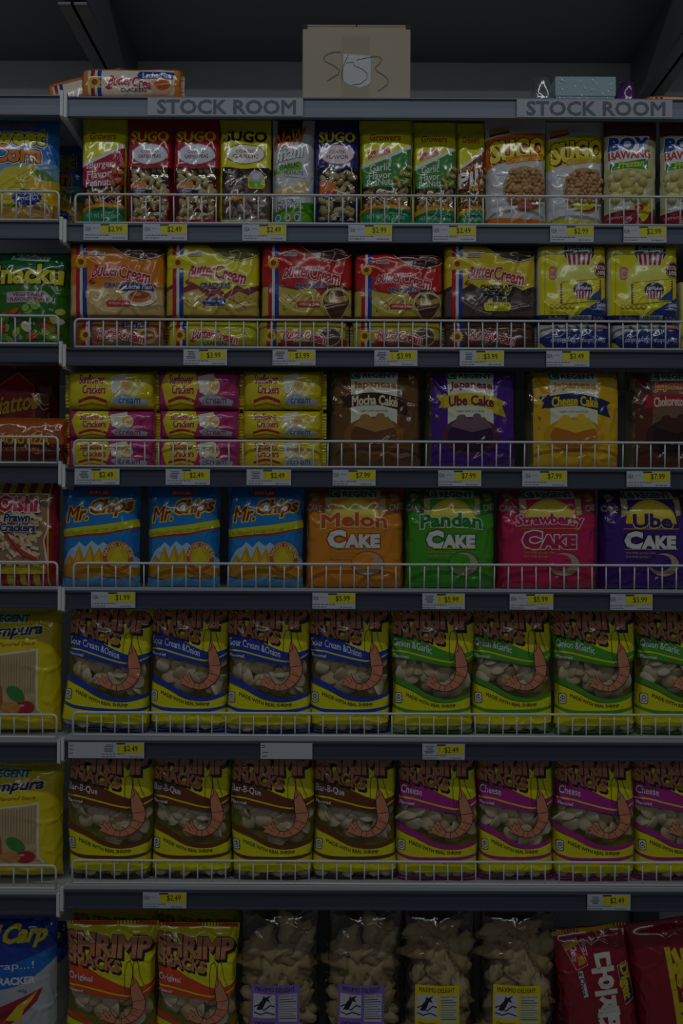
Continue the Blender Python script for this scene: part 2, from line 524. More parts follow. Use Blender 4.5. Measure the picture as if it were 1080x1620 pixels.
    def mapper(s, x, y, l):
        u = np.clip(x/s.W, 0, 1); v = np.clip(1-y/s.H, 0, 1)
        return s.grid_mapper(np.interp(u, s.us, np.arange(s.nu+1)), np.interp(v, s.vs, np.arange(s.nv+1)), l)
    def grid_mapper(s, gi, gj, l):
        i = np.clip(np.floor(gi+1e-6).astype(int), 0, s.nu-1); j = np.clip(np.floor(gj+1e-6).astype(int), 0, s.nv-1)
        fu = (gi-i)[:, None]; fv = (gj-j)[:, None]
        def bl(G):
            a, b, c, d = G[i, j], G[i+1, j], G[i+1, j+1], G[i, j+1]
            lo = a*(1-fu) + b*(fu-fv) + c*fv       # below the diagonal
            hi = a*(1-fv) + d*(fv-fu) + c*fu
            return np.where(fu >= fv, lo, hi)
        p = bl(s.F); n = bl(s.N)
        off = (4e-4+l*2.5e-5)[:, None]
        return p + n*off, n/np.maximum(1e-9, np.linalg.norm(n, axis=1, keepdims=True))
    def fin_meshes(s):
        res = []
        for nm, x0, x1, y0, y1, col, ribs, axis in s.fins:
            n = max(4, ribs*2); V = []; f = []
            # crimped strip: ribs run across the strip, outer edge pinked
            for k in range(n+1):
                t = k/n; r = 0.0011*(1 if k % 2 else -1)
                for q in (0, 1):
                    if axis == 'x':   # strip lies along x (top / bottom seal)
                        x = x0+(x1-x0)*t; y = (y0 if q else y1); zz = 0.0
                    else:
                        y = y0+(y1-y0)*t; x = (x0 if q else x1)
                    V.append(((x-s.W/2)*K, -0.0022 + r*(1 if q else 0.5) - (0.0015*math.sin(t*9+s.seed)), (s.H-y)*K))
            for k in range(n): f.append((2*k, 2*k+2, 2*k+3, 2*k+1))
            me = bpy.data.meshes.new(nm)
            # give the strip thickness
            m = len(V); V2 = V + [(a, b+0.0006, c) for a, b, c in V]
            f2 = f + [tuple(i+m for i in q)[::-1] for q in f]
            for k in range(n):
                for q in (0, 1): f2.append((2*k+q, 2*k+2+q, 2*k+2+q+m, 2*k+q+m))
            f2 += [(0, 1, 1+m, m), (2*n, 2*n+1, 2*n+1+m, 2*n+m)]
            me.from_pydata(V2, [], f2)
            bm = bmesh.new(); bm.from_mesh(me); bmesh.ops.recalc_face_normals(bm, faces=bm.faces); bm.to_mesh(me); bm.free()
            me.materials.append(mat(col)); res.append((nm, me))
        return res

PLACED = 0
def put(ds, name, x0, x1, row, label, cat, group=None, top=None, tilt=0.0, yaw=0.0, lean=0.0, back=0.0, base=None, yf=None):
    """stand a packet of design ds between photo columns x0..x1 on a shelf row"""
    global PLACED
    if ds.built is None: ds.build()
    r = ROWS[row]
    T = ds.T*K
    y = (r['yf'] if yf is None else yf) + T/2 + back
    k = kk(y - T*0.25)
    zb = ZC + (r['z'] if base is None else base)
    pyb = 810 - (zb-ZC)/k
    X0, _ = P(x0, (top or pyb-100), y-T*0.25); X1, _ = P(x1, (top or pyb-100), y-T*0.25)
    sx = (X1-X0)/(ds.W*K)
    sz = 1.0
    if top is not None:
        _, zt = P((x0+x1)/2, top, y-T*0.25); sz = (zt-zb)/(ds.H*K)
    o = empty(name, ((X0+X1)/2, y, zb + abs(math.sin(math.radians(tilt)))*(X1-X0)*0.5*0.6))
    o.rotation_euler = (math.radians(lean), math.radians(tilt), math.radians(yaw))
    o.scale = (sx, 1.0, sz)
    tag(o, label, cat, group)
    made = []
    for nm, me, par, _ in ds.built:
        c = bpy.data.objects.new(nm, me); link(c, o if par < 0 else made[par]); made.append(c)
    for nm, me, M in ds.kids:
        c = bpy.data.objects.new({'chip': 'shrimp_chip', 'lump': 'crackling_piece', 'kernel': 'coated_nut'}.get(nm, nm), me); link(c, o); c.matrix_local = M
    PLACED += 1
    return o

# z = deck height relative to the eye, yf = nearest plane the packets reach, rt/rb = rail top/bottom in pixels
ROWS = {
 'top': dict(z=0.656, rail=34, fence=None, yf=0.03),
 1: dict(z=0.455, rail=30, fence=(0.003, 47), yf=0.022),
 2: dict(z=0.258, rail=29, fence=(0.003, 46), yf=0.010),
 3: dict(z=0.069, rail=30, fence=(0.003, 43), yf=0.014),
 4: dict(z=-0.125, rail=30, fence=(0.008, 42), yf=0.018),
 5: dict(z=-0.362, rail=29, fence=(0.022, 38), yf=0.030),
 6: dict(z=-0.598, rail=30, fence=(0.018, 38), yf=0.026),
 7: dict(z=-0.906, rail=40, fence=None, yf=0.03),
}
# ------------------------------------------------------------------ large structure: floor, shelving bays
fl = MB(); fl.box(-2.6, 2.6, -4.2, 0.6, -0.05, 0.0)
fo = fl.build('floor', mat('#8d8b86', 'floor')); fo['kind'] = 'structure'
wl = MB(); wl.box(-2.6, 2.6, 0.45, 0.5, 0.0, 2.9)
wo = wl.build('wall_back', mat('#c9c9c4', 'panel')); wo['kind'] = 'structure'

STEEL = mat('#c3c7ca', 'metal'); DARK = mat('#5e6067', 'metal'); GREY = mat('#d6dbd9', 'panel'); RAILMID_LIT = mat('#4d5669', 'rail')
RAIL = mat('#3e4553', 'rail'); RAILTOP_LIT = mat('#6f7a8c', 'rail'); WHITE = mat('#dfe1e3', 'metal'); EDGE = mat('#aeb3b8', 'metal')  # upper rails: same plastic, light from above painted in as lighter tones
YB = 0.400
def bay(label, x0, x1, dz, left_br, right_br, up):
    t = empty('shelving_bay', ((x0+x1)/2, YB, 0)); ox, oy = (x0+x1)/2, YB
    tag(t, label, 'shelving')
    def at(o): o.location = (-ox, -oy, 0); return o
    m = MB(); m.box(x0, x1, YB+0.004, YB+0.012, 0.0, ZC+0.96); at(m.build('back_panel', GREY, t))
    for a, b in up:
        m = MB(); m.box(a, b, YB-0.012, YB+0.003, 0.0, ZC+0.98)
        z = 0.2
        at(m.build('upright', DARK, t))
    m = MB(); m.box(x0, x1, 0.16, YB+0.003, ZC+0.926, ZC+0.945); m.box(x0, x1, 0.157, 0.161, ZC+0.922, ZC+0.96)
    can = at(m.build('canopy_shelf', DARK, t))
    for xa in (x0, x1-0.020):
        if (xa == x0 and not left_br) or (xa != x0 and not right_br): continue
        m = MB(); m.prism([(0.035, ZC+0.925), (0.035, ZC+0.835), (YB-0.012, ZC+0.825), (YB-0.012, ZC+0.925)], xa, xa+0.020)
        m.box(xa-0.003, xa+0.023, 0.035, YB-0.012, ZC+0.822, ZC+0.826)
        c = at(m.build('canopy_bracket', DARK, t))
    for row, r in ROWS.items():
        z = ZC + r['z'] + dz.get(row, 0)
        m = MB(); m.box(x0, x1, 0.004, YB-0.013, z-0.008, z)
        if row in (4, 5, 6): pass
        sh = at(m.build('shelf', STEEL, t))
        h = r['rail']*0.001
        m = MB()
        m.prism([(-0.001, z-0.0005), (-0.0045, z-0.0022), (-0.0045, z-0.0042), (-0.0015, z-0.005), (-0.0012, z-h*0.5), (-0.0018, z-h+0.004),
                 (-0.005, z-h+0.0022), (-0.005, z-h), (0.0035, z-h), (0.0035, z-0.0005)], x0+0.004, x1-0.004)
        m.build('price_rail', RAILTOP_LIT if row == 'top' else RAILMID_LIT if row == 1 else RAIL, sh)
        if row in (4, 5, 6):
            m = MB(); m.box(x0+0.002, x1-0.002, 0.0, 0.0038, z-0.0005, z+0.0045); m.build('shelf_edge', EDGE, sh)
        if row == 7:
            m = MB(); m.box(x0, x1, 0.02, 0.03, 0.0, z-0.009); m.build('kick_plate', DARK, sh)
        else:
            for xa, on in ((x0, left_br), (x1-0.0048, right_br)):
                if not on: continue
                m = MB()
                m.prism([(-0.007, z+0.004), (-0.007, z-h-0.002), (-0.003, z-h-0.005), (0.03, z-h-0.004), (0.16, z-0.045), (YB-0.012, z-0.055), (YB-0.012, z-0.008), (0.0, z-0.006), (0.0, z+0.004)], xa, xa+0.0048)
                m.build('shelf_bracket', WHITE, sh)
    return t
X_DIV = -0.4405
bay('main grey shelving bay filling most of the picture', X_DIV+0.0005, 0.606, {}, True, True, [(-0.487, -0.437), (0.600, 0.652)])
LDZ = {'top': 0.002, 1: 0.004, 2: 0.005, 3: 0.005, 4: 0.001, 5: -0.004, 6: -0.009, 7: -0.006}
bay('neighbouring grey shelving bay cut off by the left edge of the picture', -1.10, X_DIV-0.0005, LDZ, False, True, [(-1.12, -1.09)])
bay('neighbouring shelving bay whose back panel shows behind right upright above top shelf', 0.6065, 1.05, {}, True, False, [(1.03, 1.06)])

# ------------------------------------------------------------------ wire fences along the shelf fronts
WIRE = {}
def fence(x0, x1, y, z, h, label, tilt_end):
    t = empty('wire_fence', (x0, y, z)); tag(t, label, 'shelf fence', 'white wire fences along shelf fronts')
    r = 0.0019; c = 0.007; L = x1-x0
    m = MB(); pts = [(0, 0, 0.002), (0, 0, h-c)]
    for k in range(1, 5):
        a = PI-k*PI/8; pts.append((c+c*math.cos(a), 0, h-c+c*math.sin(a)))
    for k in range(0, 5):
        a = PI/2-k*PI/8; pts.append((L-c+c*math.cos(a), 0, h-c+c*math.sin(a)))
    pts.append((L, 0, 0.002)); m.rod(pts, r)
    m.build('rail_frame', WHITE, t, True)
    m = MB(); m.rod([(0, 0, 0.002), (L, 0, 0.002)], 0.0018); m.build('bottom_wire', WHITE, t, True)
    if round(h, 4) not in WIRE:
        m = MB(); m.rod([(0, 0, 0), (0, 0, h-0.0015)], 0.00115)
        o = m.build('wire', WHITE, None, True); WIRE[round(h, 4)] = o.data; bpy.data.objects.remove(o)
    n = int(L/0.0223)
    for k in range(1, n+1):
        x = 0.0223*k if not tilt_end else L-0.0228*k
        if x < 0.006 or x > L-0.006: continue
        o = bpy.data.objects.new('wire', WIRE[round(h, 4)]); link(o, t); o.location = (x, 0.0012, 0.001)
        o.rotation_euler = (0, random.uniform(-0.02, 0.02), 0)
ORD = {1: 'topmost fenced shelf, before the peanut bags', 2: 'shelf of cracker multipacks', 3: 'shelf of big cake bags and cracker stacks',
       4: 'shelf of blue chip bags and round cakes', 5: 'shelf of blue and green banded shrimp snacks', 6: 'shelf of brown and pink banded shrimp snacks'}
for row in range(1, 7):
    r = ROWS[row]; y, h = r['fence']; h *= 0.001
    z = ZC + r['z']
    xa, _ = P(117, 810, y); fence(xa, 0.598, y, z, h, 'white wire fence of main bay on the %s' % ORD[row], False)
    xb, _ = P(91, 810, y); fence(-1.0, xb, y, z+LDZ[row], h, 'white wire fence of left bay beside the %s' % ORD[row], True)

# ------------------------------------------------------------------ designs
YEL = '#e8e30e'; DKB = '#24140f'
def peanuts(d, x0, y0, x1, y1, size, col, seed=1, kind='peanut', depth=0.42, jit=0.25, mask=None):
    rnd = random.Random(seed)
    ny = max(1, int((y1-y0)/(size*0.52))); nx = max(1, int((x1-x0)/(size*0.66)))
    for j in range(ny+1):
        for i in range(nx+1):
            x = x0+(x1-x0)*(i+(0.5 if j % 2 else 0))/max(1, nx)+rnd.uniform(-1, 1)*size*jit; y = y0+(y1-y0)*j/max(1, ny)+rnd.uniform(-1, 1)*size*jit
            if x > x1+2 or x < x0-1: continue
            if mask and not mask(x, y): continue
            s = size*rnd.uniform(0.85, 1.15)
            d.pieces.append((kind, x, y, s, rnd.uniform(0, 180), col[rnd.randrange(len(col))] if isinstance(col, (list, tuple)) else col, rnd.randrange(3), depth+rnd.uniform(0, 0.3)))

# ---- shrimp snack bag
def shrimp(A, ox=0, oy=0):
    outer = [(101,64),(108,75),(115,90),(120,106),(118,121),(110,133),(98,141),(84,144),(68,141),(57,136),(50,135),(55,130),(49,124),(58,126),(58,118),(65,124),(67,116),(71,127),(77,133),(86,134),(94,129),(99,121),(101,111),(99,98),(98,84)]
    outer = [(x+ox, y+oy) for x, y in outer]
    cx = sum(p[0] for p in outer)/len(outer); cy = sum(p[1] for p in outer)/len(outer)
    A.poly(outer, '#d98a68')
    A.line(outer, 1.1, '#3a1a12', closed=True)
    for a, b in (((117,122),(101,117)), ((110,133),(97,126)), ((98,141),(91,132)), ((84,144),(84,134)), ((74,142),(77,133)), ((119,104),(101,106)), ((66,126),(69,131)), ((60,128),(66,134))):
        A.line([(a[0]+ox, a[1]+oy), (b[0]+ox, b[1]+oy)], 0.8, '#3a1a12')
    for pts in ([(101,66),(100,58),(96,53),(91,55),(89,62),(89,78),(91,92)], [(102,66),(101,56),(104,52),(108,55),(113,68),(118,80)]):
        A.line([(x+ox, y+oy) for x, y in pts], 0.8, '#3a2a12')
    for k in range(6): A.line([(98+ox, 86+5*k+oy), (93+ox-(k % 2)*2, 90+5*k+oy)], 0.9, '#3a1a12')
    A.line([(101+ox, 66+oy), (104+ox, 76+oy), (100+ox, 82+oy)], 0.9, '#3a1a12')
def shrimp_bag(col, dark, flavor, fx1, seed, seal=None, topseal=None, H=222, low=7):
    d = Design(130, H, 46, '#f3ea10', film=True, pu=4.2, pt=2.0, pb=5.5, seal_t=8, seal_b=3, wr=0.8, nu=18, nv=28, seed=seed, back='#e8dd15',
               fins=[('bottom_seal', 1, 129, H-5, H, seal or col, 22, 'x')] + ([('top_seal', 0, 130, 0, 6, topseal, 26, 'x')] if topseal else []))
    A = d.art; d.shape = 1.3
    up_t = [(0,0),(45,0),(87,0),(130,0)]; up_b = [(0,54),(22,56),(45,63),(87,81),(108,84),(130,79)]
    A.band(up_t, up_b, YEL, n=16)
    bt = [(0,54),(22,56),(45,63),(87,81),(108,84),(130,78)]; bb = [(0,91),(22,92.5),(45,96),(90,104),(110,102),(130,92)]
    A.band(bt, bb, col, n=18)
    A.band([(0,79),(22,80),(45,86),(90,96),(110,94),(130,84)], [(0,81.5),(22,82.5),(45,88.5),(90,98.5),(110,96.5),(130,86.5)], '#e8d812', n=18)
    lt = [(0,120),(28,132),(62,151),(95,156),(130,146)]; lb = [(0,132),(28,143),(62,160),(95,163),(130,152)]
    A.band(lb, [(0,204),(40,205),(90,205),(130,203)], YEL, n=16)
    A.band(lt, [(x, y+(9 if x < 60 else 7)) for x, y in lt], col, n=18)
    A.band([(0,168),(22,175),(60,177),(100,176),(130,170)], [(0,174),(22,182),(60,184),(100,183),(130,176)], col, n=16)
    # title
    def tw(x, y): return (x, y + 9*(x/130.0) - 6*math.sin(PI*x/130.0)*0 + (y-40)*0.0)
    A.text('SHRIMP', 1, 16, 123, 47, '#c9835e', bold=0.055, warp=curve([0, 60, 130], [-3, 4, 6]), shadow=('#2a1410', 3.5, 4.5), outline=(('#2a1410', 0.03),))
    A.text('SNACKS', 2, 45, 81, 63, '#c9835e', bold=0.055, warp=curve([0, 40, 90], [-4, 4, 15]), shadow=('#2a1410', 2.5, 3.5), outline=(('#2a1410', 0.03),))
    A.text(flavor, 4, 61, fx1, 72, '#e9edf0', bold=0.012, warp=curve([0, 22, 45, 87, 110], [0, 2, 7, 20, 22]))
    A.text('Flavored', 4, 84, 26, 89, '#e9edf0', warp=curve([0, 45], [0, 5]))
    A.text('MADE WITH REAL SHRIMP', 20, 142, 102, 148, '#4a4210', bold=0.02, warp=curve([0, 28, 62, 95, 110], [-4, 7, 21, 23, 22]))
    A.text('NET WT 3.5 OZ (100g)', 72, 187, 122, 191, '#857c10', bold=0.0)
    A.rrect(3, 146, 14, 164, 3, '#2a2a20'); A.rrect(4, 147, 13, 163, 2.5, '#e8e8e0')
    A.ell(8.5, 153, 3, 3.5, '#2a2a20'); A.ell(8.5, 153, 2, 2.4, '#e8e8e0'); A.line([(8.5,149),(8.5,157)], 0.8, '#2a2a20')
    A.line([(5,157),(7,160),(10,160),(12,157)], 1.2, '#2a2a20')
    A.band([(0,212),(30,216),(65,215),(100,216),(130,211)], [(0,H),(30,H),(65,H),(100,H),(130,H)], seal or col, n=14)
    shrimp(A)
    ss = lambda q: np.clip(q, 0, 1)**2*(3-2*np.clip(q, 0, 1))
    sh = lambda y: low*ss((y-46)/22)*(1-ss((y-150)/60) if H == 222 else 1.0)
    for it in A.items:
        if it[3] == '#c9835e' or it[3] == '#2a1410': continue
        it[1][:, 1] += sh(it[1][:, 1])
    rnd = random.Random(seed)
    for j, y in enumerate((97, 110, 123, 136, 148)):
        for i in range(6):
            x = 9+22*i+(10 if j % 2 else 0)+rnd.uniform(-4, 4); yy = y + rnd.uniform(-4, 4) + 0.10*(x-40)
            if x < 3 or x > 127: continue
            if yy > 118+0.42*x and x < 70: continue
            if yy > 152: continue
            d.pieces.append(('chip', x, yy+float(sh(yy)), rnd.uniform(24, 32), rnd.uniform(-90, 90), rnd.choice(['#dccaa6', '#d0ba8e', '#e4d6b8']), rnd.randrange(4), rnd.uniform(0.36, 0.55)))
    for i in range(6):
        d.pieces.append(('chip', 12+21*i, 211+rnd.uniform(-2, 2), rnd.uniform(20, 26), rnd.uniform(-30, 30), '#e6d6b2', rnd.randrange(4), 0.35))
    return d
BLUE, GREEN, BROWN, PINK, ORNG = '#1d3fb0', '#4aa02c', '#6d3a1c', '#b3238f', '#dd4a22'
S_BLUE = shrimp_bag(BLUE, '', 'Sour Cream &Onion', 84, 1)
S_BLUE2 = shrimp_bag(BLUE, '', 'Sour Cream &Onion', 84, 6)
S_GREEN2 = shrimp_bag(GREEN, '', 'Onion &Garlic', 62, 7)
S_BBQ2 = shrimp_bag(BROWN, '', 'Bar-B-Que', 48, 8, seal='#4a2418')
S_CHEESE2 = shrimp_bag(PINK, '', 'Cheese', 38, 9)
S_GREEN = shrimp_bag(GREEN, '', 'Onion &Garlic', 62, 2)
S_BBQ = shrimp_bag(BROWN, '', 'Bar-B-Que', 48, 3, seal='#4a2418')
S_CHEESE = shrimp_bag(PINK, '', 'Cheese', 38, 4)
S_ORIG = shrimp_bag(ORNG, '', 'Original', 40, 5, topseal='#d9442a', H=238, low=16)

# ---- peanut bags
def sugo(body, title, tcol, oval, oline, nuts, seed, base='#e6d9b8', stripe=None, dark=None):
    d = Design(74, 178, 34, body, film=True, pu=3.2, pt=1.7, pb=5, seal_t=14, seal_b=3, wr=1.9, nu=16, nv=28, seed=seed, back=body if body != '#e8df12' else '#b09a86')
    A = d.art
    A.band([(0,0),(37,0),(74,0)], [(0,80),(20,82),(37,84),(74,80)], body)
    A.band([(0,163),(37,164),(74,163)], [(0,178),(37,178),(74,178)], stripe or body)
    A.rect(0, 78, 5, 168, body); 
    A.text('SUGO', 7, 21, 68, 39, tcol, bold=0.045, outline=((dark or '#5a1010', 0.03),) if dark != 'none' else ())
    A.ell(38, 60, 29, 17, oline); A.ell(38, 60, 27.5, 15.5, oval)
    A.text('COATED', 24, 53, 53, 58, '#8a3a5a', bold=0.02); A.text(title, 20, 61, 57, 67, '#8a3a5a', bold=0.02)
    A.rect(8, 22, 12, 60, '#d6d04a') if dark == 'none' else None
    peanuts(d, 5, 84, 70, 162, 17, nuts, seed)
    return d
TAN = ['#cdb877', '#d8c58a', '#c2a866']
SUGO_RED = sugo('#b01730', 'GREEN PEAS', '#e8c21a', '#dfe6ee', '#c8d4e4', TAN, 11)
a = SUGO_RED.art; a.ell(22, 113, 14, 8, '#d5d0c8'); a.poly([(10,108),(34,105),(34,114),(11,117)], '#e08a1a'); a.text('NEW', 12, 104, 24, 109, '#c02050', rot=-8); a.poly([(10,116),(33,113),(33,118),(10,121)], '#6a3a8a')
SUGO_YEL = sugo('#e8df12', 'GARLIC', '#2a2408', '#f0eee2', '#6a6238', ['#a88a82', '#b59a90', '#94766e'], 12, stripe='#cfcfa0', dark='none')
a = SUGO_YEL.art; a.rrect(42, 92, 66, 116, 6, '#e0c81a'); a.rrect(44, 101, 64, 114, 4, '#78b828'); a.ell(54, 96, 10, 9, '#b8b4c4'); a.ell(54, 96, 5, 5, '#d8d8e0'); a.poly([(14,128),(34,125),(34,132),(14,134)], '#d8981a')
SUGO_NAVY = sugo('#1b1f78', 'FLAVOR', '#e6e01c', '#ece2ea', '#c04a6a', TAN, 13, dark='#0c0f40')
a = SUGO_NAVY.art; a.poly([(8,109),(34,107),(34,120),(8,123)], '#d8741a'); a.ell(15, 107, 7, 4.5, '#c81e3a'); a.text('NEW', 10, 104.5, 20, 109, '#f0e0d0'); a.poly([(9,121),(34,119),(34,124),(9,126)], '#c0283a')

def growers(sw, lines, nuts, seed, tagc=None, W=84, lime=True):
    d = Design(W, 178, 34, YEL, film=True, pu=3.2, pt=1.7, pb=5, seal_t=14, seal_b=3, wr=1.9, nu=16, nv=28, seed=seed, back='#8a6a30')
    A = d.art; w_ = W/84.0
    A.band([(0,0),(W/2,0),(W,0)], [(0,82),(W/2,66),(W,46)], YEL)
    A.band([(0,80),(W/2,64),(W,44)], [(0,112),(W/2,112),(W,108)], sw)
    A.band([(0,76),(W/2,61),(W,39)], [(0,83),(W/2,67),(W,47)], '#e6e8e0')
    A.text('Growers', 15*w_, 24, 64*w_, 36, '#b03a1a', bold=0.02, shear=0.15)
    A.band([(0,148),(W/2,139),(W,141)], [(0,156),(W/2,146),(W,147)], '#e09a1a')
    A.band([(0,155),(W/2,145),(W,146)], [(0,178),(W/2,178),(W,178)], '#0f8f58')
    A.text('NET WT. 80g (2.82oz)', 12*w_, 155, 72*w_, 163, '#a8e0c0', bold=0.012)
    for s_, x0, y0, x1, y1, c, b, o in lines: A.text(s_, x0*w_, y0, x1*w_, y1, c, bold=b, outline=o, warp=slope(40, -0.10))
    if tagc:
        A.poly([(13*w_,56),(48*w_,46),(49*w_,57),(13*w_,67)], tagc); A.text('THE', 24*w_, 51, 38*w_, 56, '#f0e0e0', warp=slope(30, -0.28)); A.text('ORIGINAL', 15*w_, 57, 47*w_, 63, '#f0e0e0', warp=slope(30, -0.28))
    A.line([(3,0),(2,90),(3,178)], 2.0, '#c8c010'); A.line([(W-2,0),(W-2,178)], 2.0, '#c8c010')
    peanuts(d, 5, 112, W-5, 142, 13, nuts, seed)
    for x, y in ((58,98),(66,88),(76,90),(72,102),(62,106),(78,78)): d.pieces.append(('peanut', x*w_, y+2, 13, x*7 % 180, nuts[0], 0, -0.1))
    return d
WO = (('#2e7030', 0.05),)
NUT = ['#d3b26a', '#c9a45c', '#dcc07c']
G_GREEN = growers('#3c8f36', [('Garlic', 16, 74, 49, 86, '#e6ece2', 0.015, WO), ('Flavor', 14, 87, 50, 98, '#e6ece2', 0.015, WO), ('PeaNuts', 11, 98, 53, 109, '#e6ece2', 0.015, WO)], NUT, 21, '#c82238')
G_RED = growers('#b01a3c', [('Burger', 18, 72, 62, 86, '#efe2e4', 0.02, ()), ('Flavor', 14, 87, 58, 99, '#efe2e4', 0.02, ()), ('Peanuts', 12, 100, 60, 112, '#efe2e4', 0.02, ())], ['#c8843a', '#b8742e', '#d39a50'], 22)
G_PILI = growers('#7a3418', [('Lazy!', 4, 72, 50, 83, '#d8941a', 0.03, ()), ('Pili', 2, 84, 72, 106, '#efece6', 0.06, (('#3a1408', 0.05),)), ('Nuts', 34, 106, 74, 116, '#e2b81a', 0.05, (('#3a1408', 0.05),))], ['#b8842e', '#a87024'], 23, None, 84)

def nowmani():
    d = Design(70, 178, 34, '#c9ccd0', pu=2.2, pt=1.8, pb=5, seal_t=10, seal_b=3, wr=0.7, nu=14, nv=24, seed=31)
    A = d.art
    A.rect(0, 0, 70, 178, '#c9ccd0')
    A.poly([(8,0),(50,0),(50,30),(30,38),(8,40)], '#1c1c1e')
    o = (('#2a2a2a', 0.05),)
    A.text('NoW', 4, 26, 52, 52, '#e87a18', bold=0.04, outline=o, warp=slope(0, -0.22), shear=0.1)
    A.text('mani', 6, 52, 50, 74, '#e9ebea', bold=0.05, outline=o, warp=slope(0, -0.22), shear=0.12)
    A.poly([(2,82),(50,72),(50,84),(2,91)], '#6fb520'); A.text('GARLIC', 12, 75, 45, 83, '#24451c', bold=0.02, warp=slope(28, -0.18))
    A.text('PEANUTS', 20, 87, 52, 93, '#55606a', bold=0.01); A.line([(20,96),(56,98)], 0.7, '#8a929a')
    A.band([(2,118),(20,110),(40,108),(56,100),(60,104)], [(2,124),(20,124),(40,123),(56,122),(60,120)], '#d6b878')
    for k in range(9): A.ell(6+6*k, 117-1.2*k, 4, 3, '#e3cb92', rot=k*37, n=8)
    A.band([(0,146),(20,144),(45,138),(70,134)], [(0,178),(20,178),(45,178),(70,178)], '#5fb214')
    A.poly([(44,140),(70,134),(70,146),(58,148)], '#3e8a10')
    A.poly([(6,134),(44,126),(44,142),(6,150)], '#d5d9dc'); A.text('INCREDIBLY', 8, 132, 42, 138, '#3a4048', warp=slope(24, -0.1)); A.text('CRUNCHY', 8, 140, 42, 147, '#22282e', bold=0.03, warp=slope(24, -0.1))
    for x, c in ((8, '#2a8ad0'), (24, '#c02a88'), (40, '#2a70b8')): A.ell(x+2, 160, 5, 5.5, '#e6e6e8'); A.ell(x+2, 160, 3.6, 4, c)
    return d
NOW = nowmani()

def sugo_white(band, tcol, low, seed):
    d = Design(96, 180, 36, '#d3d3d6', pu=2.3, pt=1.8, pb=5, seal_t=12, seal_b=3, wr=1.0, nu=18, nv=26, seed=seed)
    A = d.art
    A.rect(0, 0, 96, 180, '#d0d1d5')
    A.poly([(6,16),(36,12),(38,22),(6,28)], '#d89a20'); A.poly([(6,26),(37,20),(37,24),(6,30)], '#b01a2a')
    A.band([(0,34),(48,26),(96,22)], [(0,82),(48,70),(96,64)], band)
    A.text('SUGO', 8, 36, 94, 68, '#f0d81c', bold=0.07, outline=(('#5a2010', 0.06),), shadow=('#5a2010', 2.5, 3.5), warp=slope(50, -0.10))
    A.poly([(30,66),(90,58),(92,68),(30,77)], band); A.text('Cracker nuts', 30, 63, 90, 72, tcol, bold=0.02, shear=0.2, warp=slope(60, -0.14))
    A.ell(62, 116, 37, 36, '#b98a55', n=28); A.ell(62, 118, 34, 32, '#7a5028', n=28)
    A.poly([(44,124),(68,120),(72,130),(42,132)], '#e08a1a'); A.poly([(42,129),(72,127),(72,133),(42,134)], '#b81e1e')
    A.band([(30,146),(60,139),(94,134)], [(30,150),(60,143),(94,137)], '#e4e4e8')
    A.ell(60, 142, 13, 6, '#c05a5a') if seed % 2 else A.ell(60, 138, 18, 8, '#d2d018')
    A.band([(0,160),(48,162),(96,164)], [(0,174),(48,175),(96,177)], low)
    peanuts(d, 34, 86, 90, 132, 10, ['#c49a66', '#b98b55', '#cfa875'], seed, 'kernel', -0.15, 0.15, lambda x, y: ((x-62)/35)**2+((y-112)/33)**2 < 1)
    return d
SW_OR = sugo_white('#dd7a16', '#f0c81c', '#dd7a16', 41)
SW_YE = sugo_white('#c9c614', '#d8801a', '#d2d010', 42)

def bawang():
    d = Design(84, 178, 34, '#c9c79a', film=False, pu=2.2, pt=1.8, pb=5, seal_t=10, seal_b=3, wr=1.3, nu=16, nv=26, seed=51, back='#8a1422')
    A = d.art
    A.band([(0,0),(42,0),(84,0)], [(0,178),(42,178),(84,178)], '#c6c494')
    A.band([(0,0),(42,0),(84,0)], [(0,24),(42,26),(84,34)], '#6a1220')
    A.rrect(4, 16, 18, 22, 2, '#8a2a30')
    A.poly([(4,30),(70,26),(66,50),(58,78),(4,80)], '#e2e4e2')
    A.text('BOY', 5, 30, 64, 50, '#1c50a8', bold=0.06, outline=(('#e8ecf0', 0.05),), shear=0.12)
    A.text('BAWANG', 5, 53, 70, 66, '#c02a3c', bold=0.045, outline=(('#e8ecf0', 0.04),), warp=slope(5, -0.06))
    A.band([(6,72),(30,70),(66,64)], [(6,82),(30,80),(66,82)], '#2f8a34'); A.text('Prezzan', 18, 68, 58, 78, '#c8dc20', bold=0.04, shear=0.2, warp=slope(38, -0.08))
    A.ell(34, 104, 30, 22, '#b8b060', n=22)
    A.band([(0,150),(42,146),(84,142)], [(0,178),(42,178),(84,178)], '#8e1626')
    A.ell(24, 138, 20, 8, '#cfd3cc', rot=-8)
    A.poly([(44,138),(70,132),(74,142),(64,160),(58,164),(50,154)], '#d8c81c'); A.ell(52, 142, 8, 5, '#b82028')
    A.text('NETWT 100g', 4, 156, 40, 161, '#d8b8b8')
    A.poly([(52,118),(62,112),(66,126),(54,130)], '#d8dce4')
    peanuts(d, 8, 92, 66, 126, 19, ['#d6cf86', '#c9c070', '#e0da9c'], 5, 'kernel', -0.05)
    return d
BAW = bawang()

